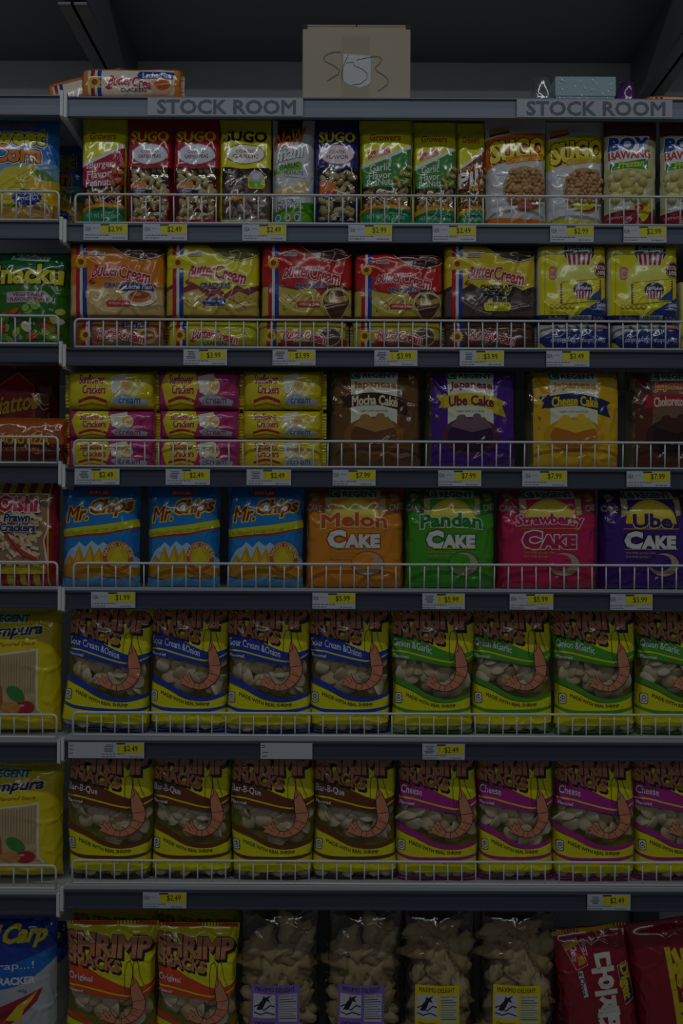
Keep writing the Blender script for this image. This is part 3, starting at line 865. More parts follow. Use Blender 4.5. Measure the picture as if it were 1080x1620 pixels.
def sweetcorn():
    d = Design(150, 178, 44, '#2f77c6', pu=2.3, pt=1.9, pb=4.5, seal_t=8, seal_b=3, wr=0.9, nu=20, nv=26, seed=61, fins=[('top_seal', 0, 150, 0, 7, '#2a68b4', 26, 'x')])
    A = d.art
    A.band([(0,0),(75,0),(150,0)], [(0,80),(75,80),(150,80)], '#2a78cc'); A.band([(0,78),(75,78),(150,74)], [(0,178),(75,178),(150,178)], '#7ea9c6')
    A.text('GOLDEN', 42, 5, 109, 16, '#e07818', bold=0.04, outline=(('#502008', 0.03),))
    A.text('Sweet', 36, 17, 130, 45, '#d8d41c', bold=0.05, outline=(('#e6ebee', 0.10), ('#20200c', 0.05)))
    A.text('Corn', 50, 46, 124, 74, '#e08018', bold=0.05, outline=(('#e6ebee', 0.10), ('#20200c', 0.05)))
    A.poly([(10,150),(48,112),(70,84),(116,78),(132,96),(120,114),(90,140),(40,168)], '#d8c83a')
    for k in range(9): A.line([(26+10*k, 150-7*k), (50+9.5*k, 152-7.5*k)], 1.3, '#b8a01c')
    for k in range(4): A.line([(34+6*k, 132+9*k), (112+5*k, 84+9*k)], 1.1, '#c4b024')
    A.poly([(112,84),(134,88),(146,100),(128,106)], '#5a8c3a'); A.poly([(104,92),(122,104),(138,106),(118,98)], '#e6e8b8')
    A.poly([(96,128),(112,106),(150,100),(150,140),(110,140)], '#e0b81a'); A.poly([(60,168),(96,132),(112,124),(104,150),(76,178)], '#4c8a3c')
    A.poly([(50,150),(120,142),(150,140),(150,178),(40,178)], '#b08a3c'); A.poly([(58,160),(100,150),(128,170),(70,178)], '#c89a48')
    pts = []
    for k in range(32):
        a = 2*PI*k/32; r = 1.0 if k % 2 else 0.9; pts.append((105+24*r*math.cos(a), 130+13*r*math.sin(a)))
    A.poly(pts, '#1c2a86'); A.text('Corn', 92, 121, 118, 126, '#c8d0f0'); A.text('Snack', 90, 129, 120, 135, '#d8dcf4')
    return d
CORN = sweetcorn()

# ---- cracker multipacks and single packs
def sunflower(A, x, y, r):
    pts = []
    for k in range(28):
        a = 2*PI*k/28; q = r*(1.0 if k % 2 else 0.72); pts.append((x+q*math.cos(a), y+q*math.sin(a)))
    A.poly(pts, '#e8b81a'); A.ell(x, y, r*0.42, r*0.42, '#8a4a16', n=12)
def bc_logo(A, x0, y0, x1, y1, outline='#f0e6e0', col='#c01c34', bold=0.035):
    xm = x0+(x1-x0)*0.46; h = y1-y0
    wf = curve([x0-5, x0+(x1-x0)*0.3, xm, x1], [0, -h*0.10, -h*0.02, h*0.42])
    A.text('Butter', x0, y0, xm, y1-h*0.1, col, bold=bold, shear=0.22, outline=((outline, 0.08),), warp=wf)
    A.text('Cream', xm+1, y0+h*0.02, x1, y1-h*0.12, col, bold=bold, shear=0.18, outline=((outline, 0.08),), warp=wf)
    A.line([(x0+2, y1-h*0.10), (x0-4, y1+h*0.02), (x0-1, y1+h*0.12), (x0+6, y1+h*0.02)], 2.2, col)
def multi(body, low, lowdk, sub, label, extra, seed, sub_col='#2a3478', edge=None):
    d = Design(148, 121, 60, body, pu=7, pt=7, pb=8, seal_t=1, seal_b=1, wr=0.8, nu=22, nv=22, seed=seed, back=body,
               fins=[('end_fin', 0, 4, 8, 118, body, 8, 'y')])
    A = d.art
    A.rect(0, 0, 148, 121, body)
    if low:
        A.poly([(0,82),(14,76),(30,82),(44,74),(62,84),(84,80),(96,92),(114,78),(126,84),(148,76),(148,121),(0,121)] if edge else
               [(0,76),(30,76),(60,82),(82,74),(96,88),(110,74),(120,88),(148,76),(148,121),(0,121)], lowdk)
        A.poly([(0,88),(16,82),(30,90),(52,84),(70,98),(82,92),(96,100),(118,88),(132,94),(148,84),(148,117),(0,117)] if edge else
               [(0,80),(30,80),(62,86),(84,78),(98,94),(112,80),(122,94),(148,82),(148,117),(0,117)], low)
        rnd = random.Random(seed)
        for k in range(26): A.ell(rnd.uniform(28, 144), rnd.uniform(94, 114), 1.1, 0.9, lowdk, n=6)
        A.line([(44,92),(62,108)], 0.8, lowdk); A.line([(100,98),(128,112)], 0.8, lowdk); A.line([(60,112),(84,96)], 0.8, lowdk)
    A.rect(12, 0, 18, 121, '#b81c2e'); A.rect(18, 0, 22.5, 121, '#d8d8dc'); A.rect(22.5, 0, 29, 121, '#1f3a96')
    A.rect(11, 22, 30, 42, body)
    sunflower(A, 20, 33, 10.5)
    A.rrect(36, 16, 58, 23, 1.5, '#c6b2a8'); A.text('BISCUITS', 38, 17.5, 56, 21.5, '#6a3a5a')
    # clear window through which the stacked crackers' dark tops show
    dk = {'#e0831a': '#4a2c12', '#e3da12': '#6a661a', '#c81f1c': '#4a0f12'}.get(body, '#3a2812')
    A.poly([(58,0),(70,10),(92,24),(120,30),(140,24),(148,16),(148,0)], dk)
    A.line([(58,0),(70,10),(92,24),(120,30),(140,24),(148,16)], 1.4, '#d8c8a0')
    A.line([(74,6),(140,8)], 0.8, '#8a7850'); A.line([(88,16),(142,14)], 0.8, '#8a7850')
    bc_logo(A, 36, 48, 126, 73)
    if isinstance(sub, tuple):
        A.text(sub[0], 58, 76, 112, 83, sub_col, bold=0.05); A.text(sub[1], 64, 85, 106, 92, sub_col, bold=0.05)
    else: A.text(sub, 56, 75, 103, 82, sub_col, bold=0.05, outline=(('#e6d8c8', 0.04),))
    if extra == 'flan':
        A.ell(112, 98, 26, 14, '#e2d2c0'); A.ell(112, 97, 18, 9, '#c8742c'); A.ell(112, 94, 15, 6, '#9a4a16'); A.ell(108, 93, 6, 3, '#d88a4a')
        A.poly([(82,80),(94,76),(136,78),(134,87),(92,88),(80,86)], '#23307c'); A.text('Leche Flan', 90, 78, 130, 85, '#d8d4e0', bold=0.03, shear=0.1)
        A.rrect(60, 103, 97, 111, 3.5, '#c8243c')
    elif extra == 'coco':
        A.ell(122, 100, 23, 20, '#cfc07a'); A.ell(122, 102, 21, 17, '#5e3420'); A.poly([(102,98),(112,92),(126,96),(142,92),(143,100),(126,106),(104,104)], '#b89a4a')
        A.text('EGGS MILK', 104, 80, 140, 86, '#4a3008', bold=0.04, warp=arch(122, 20, 4)); A.rrect(60, 103, 97, 111, 3.5, '#c8243c')
    elif extra == 'blue':
        A.rrect(60, 99, 96, 109, 4, '#1f3a8c'); A.text('10 PACKS x 25g', 63, 101, 93, 106, '#d8dcf0')
    elif extra == 'choc':
        A.rrect(63, 103, 107, 114, 4, '#d8d018'); A.text('10 PACKS x 25g', 67, 105.5, 103, 110.5, '#6a5a10')
    if extra in ('flan', 'coco'): A.text('10 PACKS x 25g', 63, 105, 94, 109.5, '#f0c8c8')
    ss = lambda q: np.clip(q, 0, 1)**2*(3-2*np.clip(q, 0, 1))
    for it in A.items[1:]:
        y = it[1][:, 1]
        it[1][:, 1] = y - 10*ss((y-44)/8)*(1-ss((y-111)/9)) - (3 if it[5] == 'lettering' and 40 < y.mean() < 72 else 0)
    A.line([(2,118.5),(146,118.5)], 1.2, lowdk or body)
    return d
M_OR = multi('#e0831a', '#d6b878', '#c49a50', 'CRACKERS', '', 'flan', 71)
M_YE = multi('#e3da12', '#c9b24a', '#8a3a4a', 'CRACKERS', '', 'blue', 72, edge=1)
M_RE = multi('#c81f1c', '#c4b04a', '#8a2a1a', 'CRACKERS', '', 'coco', 73)
M_CH = multi('#dcc51a', '#5e4a46', '#3a2c2a', ('CHOCOLATE', 'CRACKERS'), '', 'choc', 74, '#2a1c14', edge=1)
def single(body, low, extra, seed):
    d = Design(144, 47, 46, body, pu=6, pt=3.5, pb=4, seal_t=1, seal_b=1, wr=0.6, nu=20, nv=12, seed=seed, back=body,
               fins=[('end_fin', -3, 7, 6, 44, '#c9c4b0', 8, 'y'), ('end_fin', 137, 147, 6, 44, body, 8, 'y')])
    A = d.art
    A.rect(0, 0, 144, 47, body); A.rect(14, 0, 20, 47, '#a81c2e'); A.rect(20, 0, 24, 47, '#d8d8dc'); A.rect(24, 0, 30, 47, '#1f3a96')
    sunflower(A, 20, 25, 11)
    if low: A.poly([(32,36),(60,32),(90,36),(144,30),(144,47),(32,47)], low)
    if extra == 'flan': A.ell(118, 26, 17, 12, '#c9a078'); A.ell(118, 25, 12, 7, '#9a5a2a'); A.poly([(76,5),(120,6),(118,14),(78,14)], '#23307c'); A.text('Leche Flan', 82, 6.5, 114, 12.5, '#d0d0dc', shear=0.1, bold=0.02)
    if extra == 'coco': A.ell(116, 25, 19, 16, '#b8b48a'); A.ell(117, 26, 16, 13, '#5e4030')
    bc_logo(A, 40, 16, 112, 33)
    A.text('CRACKERS', 58, 34, 96, 39, '#55606a', bold=0.04)
    return d
P_OR = single('#9a5a30', '#8a7450', 'flan', 81); P_YE = single('#c9c414', '#a8a040', '', 82); P_RE = single('#b8ac2c', '#8e2a1e', 'coco', 83); P_CH = single('#5a3a28', '#4a3024', '', 84)
P_TOP = single('#e6dcc8', '#e6d8c0', '', 85)
a = P_TOP.art; a.rect(0, 0, 144, 6, '#e0802a'); a.ell(118, 30, 17, 13, '#e0b890'); a.ell(118, 29, 12, 8, '#c8642c'); a.poly([(86,9),(136,10),(134,20),(86,20),(82,15)], '#2a3a96'); a.text('Leche Flan', 90, 11, 131, 18.5, '#dfe2f0', bold=0.03, shear=0.1)
a.rect(0, 0, 10, 47, '#e08a2a'); a.rect(136, 0, 144, 47, '#e08a2a')

def sky_logo(A, x, y, r):
    A.ell(x, y, r, r*0.82, '#23254e', n=24); 
    A.poly([(x-r*0.86, y+r*0.12), (x+r*0.86, y+r*0.12), (x+r*0.72, y+r*0.86), (x-r*0.72, y+r*0.86)], '#e6e0e0')
    for k in range(-2, 3): A.poly([(x+k*r*0.34-r*0.09, y+r*0.12), (x+k*r*0.34+r*0.09, y+r*0.12), (x+k*r*0.29+r*0.08, y+r*0.86), (x+k*r*0.29-r*0.08, y+r*0.86)], '#a8203a')
    A.text('SkyFlakes', x-r*0.84, y-r*0.36, x+r*0.80, y+r*0.10, '#e2e4ee', bold=0.03, shear=0.2)
def skyflakes():
    d = Design(108, 122, 62, '#e6de14', pu=8, pt=9, pb=9, seal_t=1, seal_b=1, wr=0.5, nu=22, nv=22, seed=91, back='#e6de14', fins=[('end_fin', -2, 5, 12, 116, '#d8d6cc', 10, 'y')])
    A = d.art
    A.rect(0, 0, 108, 122, '#e6de14'); A.rect(0, 4, 3, 120, '#d8d8d4'); A.line([(11,4),(11,118)], 1.2, '#b8b010')
    A.ell(60, 60, 34, 34, '#ecea72', n=24)
    sky_logo(A, 64, 14, 24)
    A.rrect(17, 38, 29, 58, 5, '#c8645a'); A.rrect(18.5, 39.5, 27.5, 56.5, 4, '#d8a08a'); A.text('10', 20, 45, 26, 52, '#a82a2a', bold=0.04)
    A.ell(100, 42, 12, 13, '#6a1a24'); A.ell(100, 42, 11, 12, '#e0c8b8'); A.ell(100, 42, 10, 11, '#6a1a24'); A.text('EXTRA', 91, 36, 108, 42, '#e8d8d0', bold=0.05, warp=slope(100, 0.1)); A.text('10%', 94, 44, 106, 50, '#e8d8d0', bold=0.05)
    A.poly([(36,62),(98,56),(98,90),(38,96)], '#eae42a'); A.poly([(76,90),(98,72),(98,90)], '#2a58a0')
    for k in range(8): A.poly([(35,64+4*k),(39,66+4*k),(35,68+4*k)], '#7a2a3a'); A.poly([(99,58+4*k),(95,60+4*k),(99,62+4*k)], '#7a2a3a')
    A.line([(36,62),(98,56)], 0.8, '#b8ae10'); A.line([(38,96),(98,90)], 0.8, '#b8ae10')
    sky_logo(A, 70, 74, 15)
    A.poly([(68,108),(108,84),(108,116),(60,116)], '#1f3a86'); A.text('Good', 92, 92, 107, 100, '#d8def0', bold=0.04, shear=0.15); A.text('Morning', 92, 101, 107, 107, '#d8def0', bold=0.02)
    for k in range(5): A.ell(22+8*k, 100, 3.6, 3.4, '#8a8420', n=10); A.ell(22+8*k, 100, 2.6, 2.4, '#dcd61c', n=10)
    A.text('NET WT 250g (8.8 oz)', 18, 107, 62, 111, '#8a8a14', bold=0.01)
    A.rect(0, 113, 108, 122, '#1d2a66'); A.text('SkyFlakes', 16, 114.5, 42, 120, '#b8c0e0', shear=0.2); A.rect(48, 113, 84, 122, '#c2cad0'); 
    for k in range(10): A.rect(54+2.6*k, 113.5, 55+2.6*k+(k % 3)*0.4, 121, '#4a5a70')
    A.text('SkyFlakes', 86, 114.5, 106, 120, '#b8c0e0', shear=0.2)
    return d
SKY = skyflakes()
def sky_single():
    d = Design(112, 46, 50, '#c6c6cc', pu=5, pt=3, pb=4, seal_t=1, seal_b=1, wr=1.4, nu=18, nv=12, seed=92, back='#c6c6cc', fins=[('end_fin', 106, 114, 4, 44, '#d2d2d6', 9, 'y'), ('end_fin', -2, 6, 4, 44, '#d2d2d6', 9, 'y')])
    A = d.art
    A.rect(0, 0, 112, 47, '#b9b7ba'); A.poly([(0,26),(20,16),(112,10),(112,40),(16,44),(0,40)], '#1f2a78'); A.poly([(0,30),(16,44),(112,39),(112,46),(0,46)], '#c9c41a')
    for x in (18, 66): A.text('SkyFlakes', x, 24, x+38, 33, '#c8d0ec', bold=0.02, shear=0.2, rot=176)
    for k in range(7): A.poly([(24+8*k,6),(28+8*k,5),(33+8*k,15),(29+8*k,16)], '#e2e2e6' if k % 2 else '#3a6a72')
    for k in range(5): A.poly([(86+5*k,4),(90+5*k,4),(92+5*k,11),(88+5*k,11)], '#c89aa0')
    return d
SKY1 = sky_single()

def sunflower_pack(body, panel, seed):
    d = Design(140, 52, 44, body, pu=4, pt=3.2, pb=4, seal_t=1, seal_b=1, wr=1.0, nu=18, nv=12, seed=seed, back=body, fins=[('end_fin', -6, 8, 6, 48, '#dcc81a', 9, 'y'), ('end_fin', 130, 146, 4, 50, '#dcc81a', 9, 'y')])
    A = d.art
    A.rect(0, 0, 140, 52, body)
    A.poly([(18,52),(8,20),(18,0),(64,0),(72,22),(62,52)], '#e2cf1c')
    A.text('Sunflower', 22, 7, 62, 19, '#a81c3c', bold=0.04, outline=(('#f0d8a0', 0.05),)); A.text('Crackers', 27, 21, 64, 32, '#a81c3c', bold=0.04, outline=(('#f0d8a0', 0.05),))
    A.band([(20,40),(42,35),(66,40)], [(20,44),(42,39),(66,44)], '#b0203c'); A.line([(20,48),(42,44),(66,48)], 1.0, '#b0203c')
    A.poly([(70,10),(96,4),(104,22),(88,36),(74,30)], '#e0dac8' ); A.ell(96, 22, 12, 12, '#e8dcb0'); A.ell(98, 20, 8, 8, '#d8b060')
    A.poly([(72,38),(92,32),(130,40),(128,47),(78,46)], '#b8c0d0'); A.poly([(104,32),(126,14),(128,18),(110,36)], '#b8204a' if panel else '#e8e0a0')
    A.text('cream', 84, 38, 118, 44, '#8a3a6a' if panel else '#3a6a9a', shear=0.2)
    return d
SF_P = sunflower_pack('#b8347a', True, 95); SF_Y = sunflower_pack('#dccd18', False, 96)

# ---- cake bags
def regent(A, x, y, w_, h=9):
    A.poly([(x,y),(x+w_,y+1),(x+w_-1,y+h+1),(x+1,y+h+2)], '#d6e2dc'); A.rrect(x+1, y+1, x+w_*0.22, y+h+1, 1, '#0f7a58')
    A.ell(x+w_*0.115, y+h*0.55, w_*0.07, h*0.36, '#d0e4da'); A.ell(x+w_*0.13, y+h*0.6, w_*0.05, h*0.26, '#0f7a58')
    A.text('REGENT', x+w_*0.27, y+h*0.25, x+w_*0.95, y+h*0.95, '#12694e', bold=0.05)
def jap_cake(body, title, tc, flavor, fc, rib, ribo, cake, seed, panel='#dfe0c8'):
    d = Design(146, 158, 56, body, film=True, pu=3.6, pt=3, pb=6, seal_t=3, seal_b=2, wr=1.1, nu=20, nv=24, seed=seed, back='#a89a78')
    A = d.art
    A.band([(9,0),(73,0),(139,0)], [(9,156),(73,158),(139,156)], body)
    A.rect(34, 4, 106, 92, panel)
    regent(A, 32, 4, 76, 11)
    A.text('Japanese', 38, 22, 104, 36, tc, bold=0.05, outline=(('#f2ecd8', 0.05),), warp=arch(70, 36, 3))
    wv = curve([10, 40, 70, 104, 130], [2, -4, -5, -1, 10])
    A.poly([(16,44),(32,40),(34,60),(20,62),(24,53)], ribo); A.poly([(106,44),(126,52),(120,58),(126,76),(106,70)], ribo)
    A.band([(28,43),(70,38),(112,46)], [(28,62),(70,57),(112,66)], rib)
    A.text(flavor, 36, 44, 106, 59, fc, bold=0.05, outline=((ribo if rib != '#d6c21a' else '#e6d640', 0.05),), warp=curve([30, 70, 112], [1, -2, 2]))
    A.text('Light, soft and fluffy', 48, 65, 92, 69, '#7a7a6a')
    A.ell(70, 106, 46, 30, cake[0], n=24); A.ell(70, 106, 36, 24, cake[1], n=24); A.poly([(38,90),(54,76),(72,80),(92,76),(104,92),(72,100)], cake[2]); A.ell(56, 78, 8, 6, cake[2]); A.ell(80, 76, 7, 6, cake[2])
    A.text('NET WT 200g (7 OZ)', 38, 126, 104, 130, cake[1])
    for yy in (20, 45, 70, 95, 120):
        for xx in (4, 142): d.pieces.append(('lump', xx, yy, 18, yy*3, '#b89c60', yy % 3, 0.75))
    return d
J_UBE = jap_cake('#4a1a86', 'Japanese', '#7a1a3a', 'Ube Cake', '#7a1c4a', '#d6c21a', '#c4b010', ('#5a2a4a', '#34143c', '#7a5a6a'), 101)
J_CHEESE = jap_cake('#dcae10', 'Japanese', '#d09018', 'Cheese Cake', '#e0c41c', '#1c2358', '#1c2358', ('#d09a1a', '#b8701a', '#e0bc2c'), 102)
J_CHOC = jap_cake('#5c2c1c', 'Japanese', '#d86a18', 'Chokoreto Cake', '#e2c8b0', '#a81c34', '#a81c34', ('#3a1c14', '#24100c', '#4a2416'), 103, '#7a5a44')
J_MOCHA = jap_cake('#6e4a1e', 'Japanese', '#a86a1c', 'Mocha Cake', '#ecdcb0', '#3a200e', '#3a200e', ('#8a5c2a', '#6a421a', '#a87a40'), 104)

def round_cake(body, dark, title, seed, tcol, tout, cakeout, cakecol='#dfe2dc', sun='#dcc01c'):
    d = Design(152, 160, 58, body, pu=3.4, pt=2.4, pb=6, seal_t=5, seal_b=2, wr=1.2, nu=20, nv=24, seed=seed, back=dark)
    A = d.art
    A.band([(0,0),(76,0),(152,0)], [(0,158),(76,160),(152,158)], body)
    A.poly([(0,0),(152,0),(152,36),(120,44),(112,14),(36,14),(28,44),(0,30)], dark)
    A.poly([(30,12),(40,12),(40,40),(30,44)], '#b8a86a'); A.poly([(114,12),(124,12),(124,40),(116,42)], '#b8a86a')
    A.poly([(6,10),(16,6),(22,14),(10,20)], '#a8985a'); A.poly([(130,8),(140,6),(146,16),(134,20)], '#a8985a')
    A.text('CAKE', 2, 26, 24, 36, '#c8b8a8', bold=0.04, rot=8); A.text('CAKE', 130, 24, 151, 34, '#c8b8a8', bold=0.04, rot=-8)
    A.ell(76, 54, 40, 38, sun, a0=180, a1=360, n=20); A.ell(76, 54, 37, 34, '#e6d648', a0=200, a1=340, n=14)
    regent(A, 36, 2, 80, 12)
    a_, b_ = (48, 108) if title == 'Ube' else (25, 125)
    A.text(title, a_, 43, b_, 63, tcol, bold=0.045, outline=((tout, 0.07),), warp=arch(76, 55, 4))
    A.text('C', 36, 68, 60, 92, cakecol, bold=0.08, outline=((cakeout, 0.08),)); A.text('AKE', 63, 74, 113, 92, cakecol, bold=0.08, outline=((cakeout, 0.08),))
    A.line([(32,62),(120,62)], 1.0, '#c8a01c'); A.line([(34,94),(118,94)], 1.0, '#c8a01c')
    for k in range(3): A.text('Soft fluffy sponge cake', 36, 98+6*k, 82, 102+6*k, '#c8a860' if k < 2 else dark)
    A.ell(96, 118, 26, 20, dark, n=22); A.ell(96, 118, 24, 18, '#b8a08a', n=22); A.ell(90, 115, 18, 13, body, n=20)
    return d
C_MELON = round_cake('#d98718', '#a05a1c', 'Melon', 111, '#c0501c', '#ecc894', '#a8402a')
C_PANDAN = round_cake('#3f9c1c', '#2f6e24', 'Pandan', 112, '#1c7a3a', '#cfe6bc', '#1a6a34')
C_STRAW = round_cake('#c41e54', '#9a2a4a', 'Strawberry', 113, '#b81e4c', '#e8d0d8', '#e8d8dc', '#b8204e')
C_UBE = round_cake('#3f1a7c', '#2c1454', 'Ube', 114, '#34146a', '#d8cc5a', '#241046')

def mrchips():
    d = Design(122, 166, 48, '#1c83d0', pu=2.3, pt=2.0, pb=4.5, seal_t=6, seal_b=4, wr=0.9, nu=20, nv=26, seed=121, fins=[('top_seal', 0, 122, 0, 6, '#1668ae', 24, 'x')])
    A = d.art
    A.band([(0,0),(61,0),(122,0)], [(0,166),(61,166),(122,166)], '#1a80cc')
    A.rrect(40, 10, 78, 20, 2, '#c8283c'); A.text("JACK'n JILL", 43, 12, 75, 18, '#f0e0e0', bold=0.03)
    ws = slope(60, -0.09)
    o = (('#e8cc1a', 0.09),)
    A.text('Mr.', 10, 34, 44, 56, '#8e1c14', bold=0.03, shear=0.2, outline=o, warp=ws); A.text('Chips', 45, 26, 110, 54, '#8e1c14', bold=0.03, shear=0.2, outline=o, warp=ws)
    A.band([(0,74),(40,69),(75,64),(122,58)], [(0,88),(40,83),(62,82),(75,80),(122,70)], '#b81e2c'); A.band([(0,73),(40,68),(75,64),(122,56)], [(0,85),(40,80),(62,78),(75,77),(122,68)], '#c8cc14')
    A.text('NACHO CHEESE FLAVORED CORN CHIPS', 8, 73, 92, 78, '#7a7a10', warp=slope(50, -0.10))
    A.poly([(2,128),(16,104),(24,100),(32,92),(42,100),(52,90),(62,98),(70,92),(82,100),(100,100),(122,120),(122,142),(0,142)], '#a8cde8')
    for x, y, s_ in ((14,140,30),(30,138,40),(48,138,42),(62,138,38),(76,140,32)):
        A.poly([(x-16,y),(x+2,y-s_),(x+18,y)], '#c8940e'); A.poly([(x-12,y),(x+1,y-s_+6),(x+6,y)], '#deb41c')
    A.poly([(0,132),(30,122),(70,124),(122,134),(122,146),(100,150),(70,146),(40,152),(0,146)], '#c08a10')
    A.ell(92, 116, 24, 25, '#d0a81a'); A.ell(92, 116, 22.5, 23.5, '#b85a2c'); A.ell(92, 116, 16, 17, '#c8b41c'); A.poly([(78,126),(92,100),(106,124)], '#d8c420')
    for i, ch in enumerate('NACHOCHEESE'):
        an = math.radians(-165 + i*15 + (12 if i > 4 else 0)); A.text(ch, 92+19.5*math.cos(an)-2.2, 116+20*math.sin(an)-2.6, 92+19.5*math.cos(an)+2.2, 116+20*math.sin(an)+2.6, '#ecd8b0', rot=math.degrees(an)+90)
    A.band([(0,148),(30,151),(60,146),(90,150),(122,146)], [(0,166),(30,166),(60,166),(90,166),(122,166)], '#5aa4d8')
    return d
CHIPS = mrchips()

def oishi():
    d = Design(124, 166, 48, '#b81c2a', pu=2.3, pt=2.1, pb=4.5, seal_t=6, seal_b=4, wr=0.9, nu=20, nv=26, seed=131)
    A = d.art
    A.rect(0, 0, 124, 166, '#b01a28')
    for k in range(6): A.poly([(4+21*k,0),(14+21*k,0),(15+21*k,166),(5+21*k,166)], '#d8c41a')
    A.rect(112, 0, 124, 166, '#9a1624')
    A.poly([(6,16),(110,16),(112,70),(106,90),(110,118),(112,128),(6,128)], '#e2d6cc'); A.poly([(8,18),(108,18),(110,70),(104,90),(108,126),(8,126)], '#a07c54')
    rnd = random.Random(4)
    for k in range(150):
        x, y = rnd.uniform(11, 92), rnd.uniform(22, 116); a = rnd.uniform(-20, 75); dx, dy = 12*math.cos(math.radians(a)), 12*math.sin(math.radians(a))
        if x+dx > 103 or y+dy > 123 or y+dy < 21: continue
        A.line([(x,y),(x+dx,y+dy)], 5.0, rnd.choice(['#e2cfae', '#d8bf96', '#cfae84', '#ddc7a2'])); 
    A.line([(46,84),(58,92),(66,102),(80,112),(96,120)], 5, '#c03a2a'); A.line([(50,82),(60,98),(76,116)], 3, '#a8281e')
    A.text('Oishi', 34, 22, 94, 45, '#b8163a', bold=0.05, outline=(('#f0e8e8', 0.05),))
    A.text('Prawn', 44, 49, 84, 61, '#24346a', bold=0.05, shear=0.12, outline=(('#e8dcc8', 0.06),)); A.text('Crackers', 37, 64, 92, 76, '#24346a', bold=0.05, shear=0.12, outline=(('#e8dcc8', 0.06),))
    A.rect(10, 130, 108, 142, '#c8b81a')
    return d
OISHI = oishi()

def tempura():
    d = Design(160, 196, 60, '#e6d416', pu=2.6, pt=2.2, pb=5, seal_t=6, seal_b=4, wr=1.0, nu=20, nv=28, seed=141, fins=[('top_seal', 0, 160, 0, 6, '#d8c818', 28, 'x')])
    A = d.art
    A.band([(0,0),(80,0),(160,0)], [(0,196),(80,196),(160,196)], '#e4d014')
    A.poly([(40,22),(108,24),(108,40),(40,40)], '#cfe0dc'); A.text('REGENT', 56, 27, 114, 38, '#1a7a62', bold=0.05)
    A.text('Tempura', 36, 44, 134, 68, '#1c2356', bold=0.035, shear=0.22, outline=(('#f0ecd8', 0.06),), warp=slope(80, -0.08))
    A.text('Shrimp Flavored Snack', 40, 73, 126, 82, '#8a5a14', bold=0.015, shear=0.25, warp=slope(80, -0.06))
    A.poly([(12,106),(60,94),(132,84),(132,188),(140,200),(10,200)], '#e8e2cc'); A.poly([(14,109),(60,97),(129,87),(129,188),(136,198),(12,198)], '#c2ab82')
    for k in range(26): A.line([(18+4.3*k, 106-0.75*k*0.85), (18+4.3*k, 160)], 0.7, '#a88a62')
    A.poly([(46,196),(48,150),(58,140),(68,134),(76,150),(78,176),(70,198)], '#b0602c'); A.poly([(54,190),(58,150),(66,144),(70,176)], '#9a4a20')
    A.ell(98, 162, 17, 11, '#3a8a3c', rot=45); A.ell(112, 186, 15, 12, '#b02a2c'); A.ell(90, 186, 16, 10, '#c88a4a'); A.ell(108, 182, 4, 2, '#e0a0a0')
    for it in A.items[1:]: it[1][:, 1] = (it[1][:, 1]-22)*0.9+6
    return d
TEMP = tempura()

def piattos():
    d = Design(140, 165, 46, '#6a1416', pu=2.4, pt=2.3, pb=3, seal_t=6, seal_b=3, wr=1.0, nu=20, nv=22, seed=151, fins=[('top_seal', 0, 140, 0, 6, '#7a2420', 26, 'x')])
    A = d.art
    A.band([(0,0),(70,0),(140,0)], [(0,165),(70,165),(140,165)], '#66151a')
    A.poly([(74,12),(104,34),(106,92),(78,114),(44,92),(42,36)], '#d8981c'); A.poly([(74,13.5),(103,35),(105,91),(78,112.5),(45,91),(43,37)], '#a81428')
    A.text('Piattos', 32, 48, 110, 76, '#e2b81c', bold=0.03, shear=0.15, outline=(('#6a1a10', 0.06),), warp=slope(70, -0.16))
    A.poly([(96,58),(112,44),(118,62),(104,68)], '#d8b030'); A.ell(48, 110, 12, 12, '#d8c8a8'); A.ell(48, 110, 10, 10, '#8a3a1c')
    return d
PIAT = piattos()
def nacho_roll():
    d = Design(160, 66, 56, '#b5651c', pu=3.2, pt=2.4, pb=3, seal_t=1, seal_b=1, wr=1.5, nu=20, nv=14, seed=152, fins=[('end_fin', 150, 164, 6, 60, '#c8741c', 9, 'y')])
    A = d.art
    A.band([(0,0),(80,0),(160,0)], [(0,66),(80,66),(160,66)], '#a8561a'); A.band([(0,34),(80,32),(160,36)], [(0,66),(80,66),(160,66)], '#5a1c14')
    A.text('NACHO PIZZA', 50, 24, 134, 36, '#e8b83a', bold=0.05, outline=(('#4a1408', 0.06),)); A.text('NACHO CHEESE PIZZA FLAVOR', 56, 40, 120, 45, '#d88a6a')
    return d
NACHO = nacho_roll()

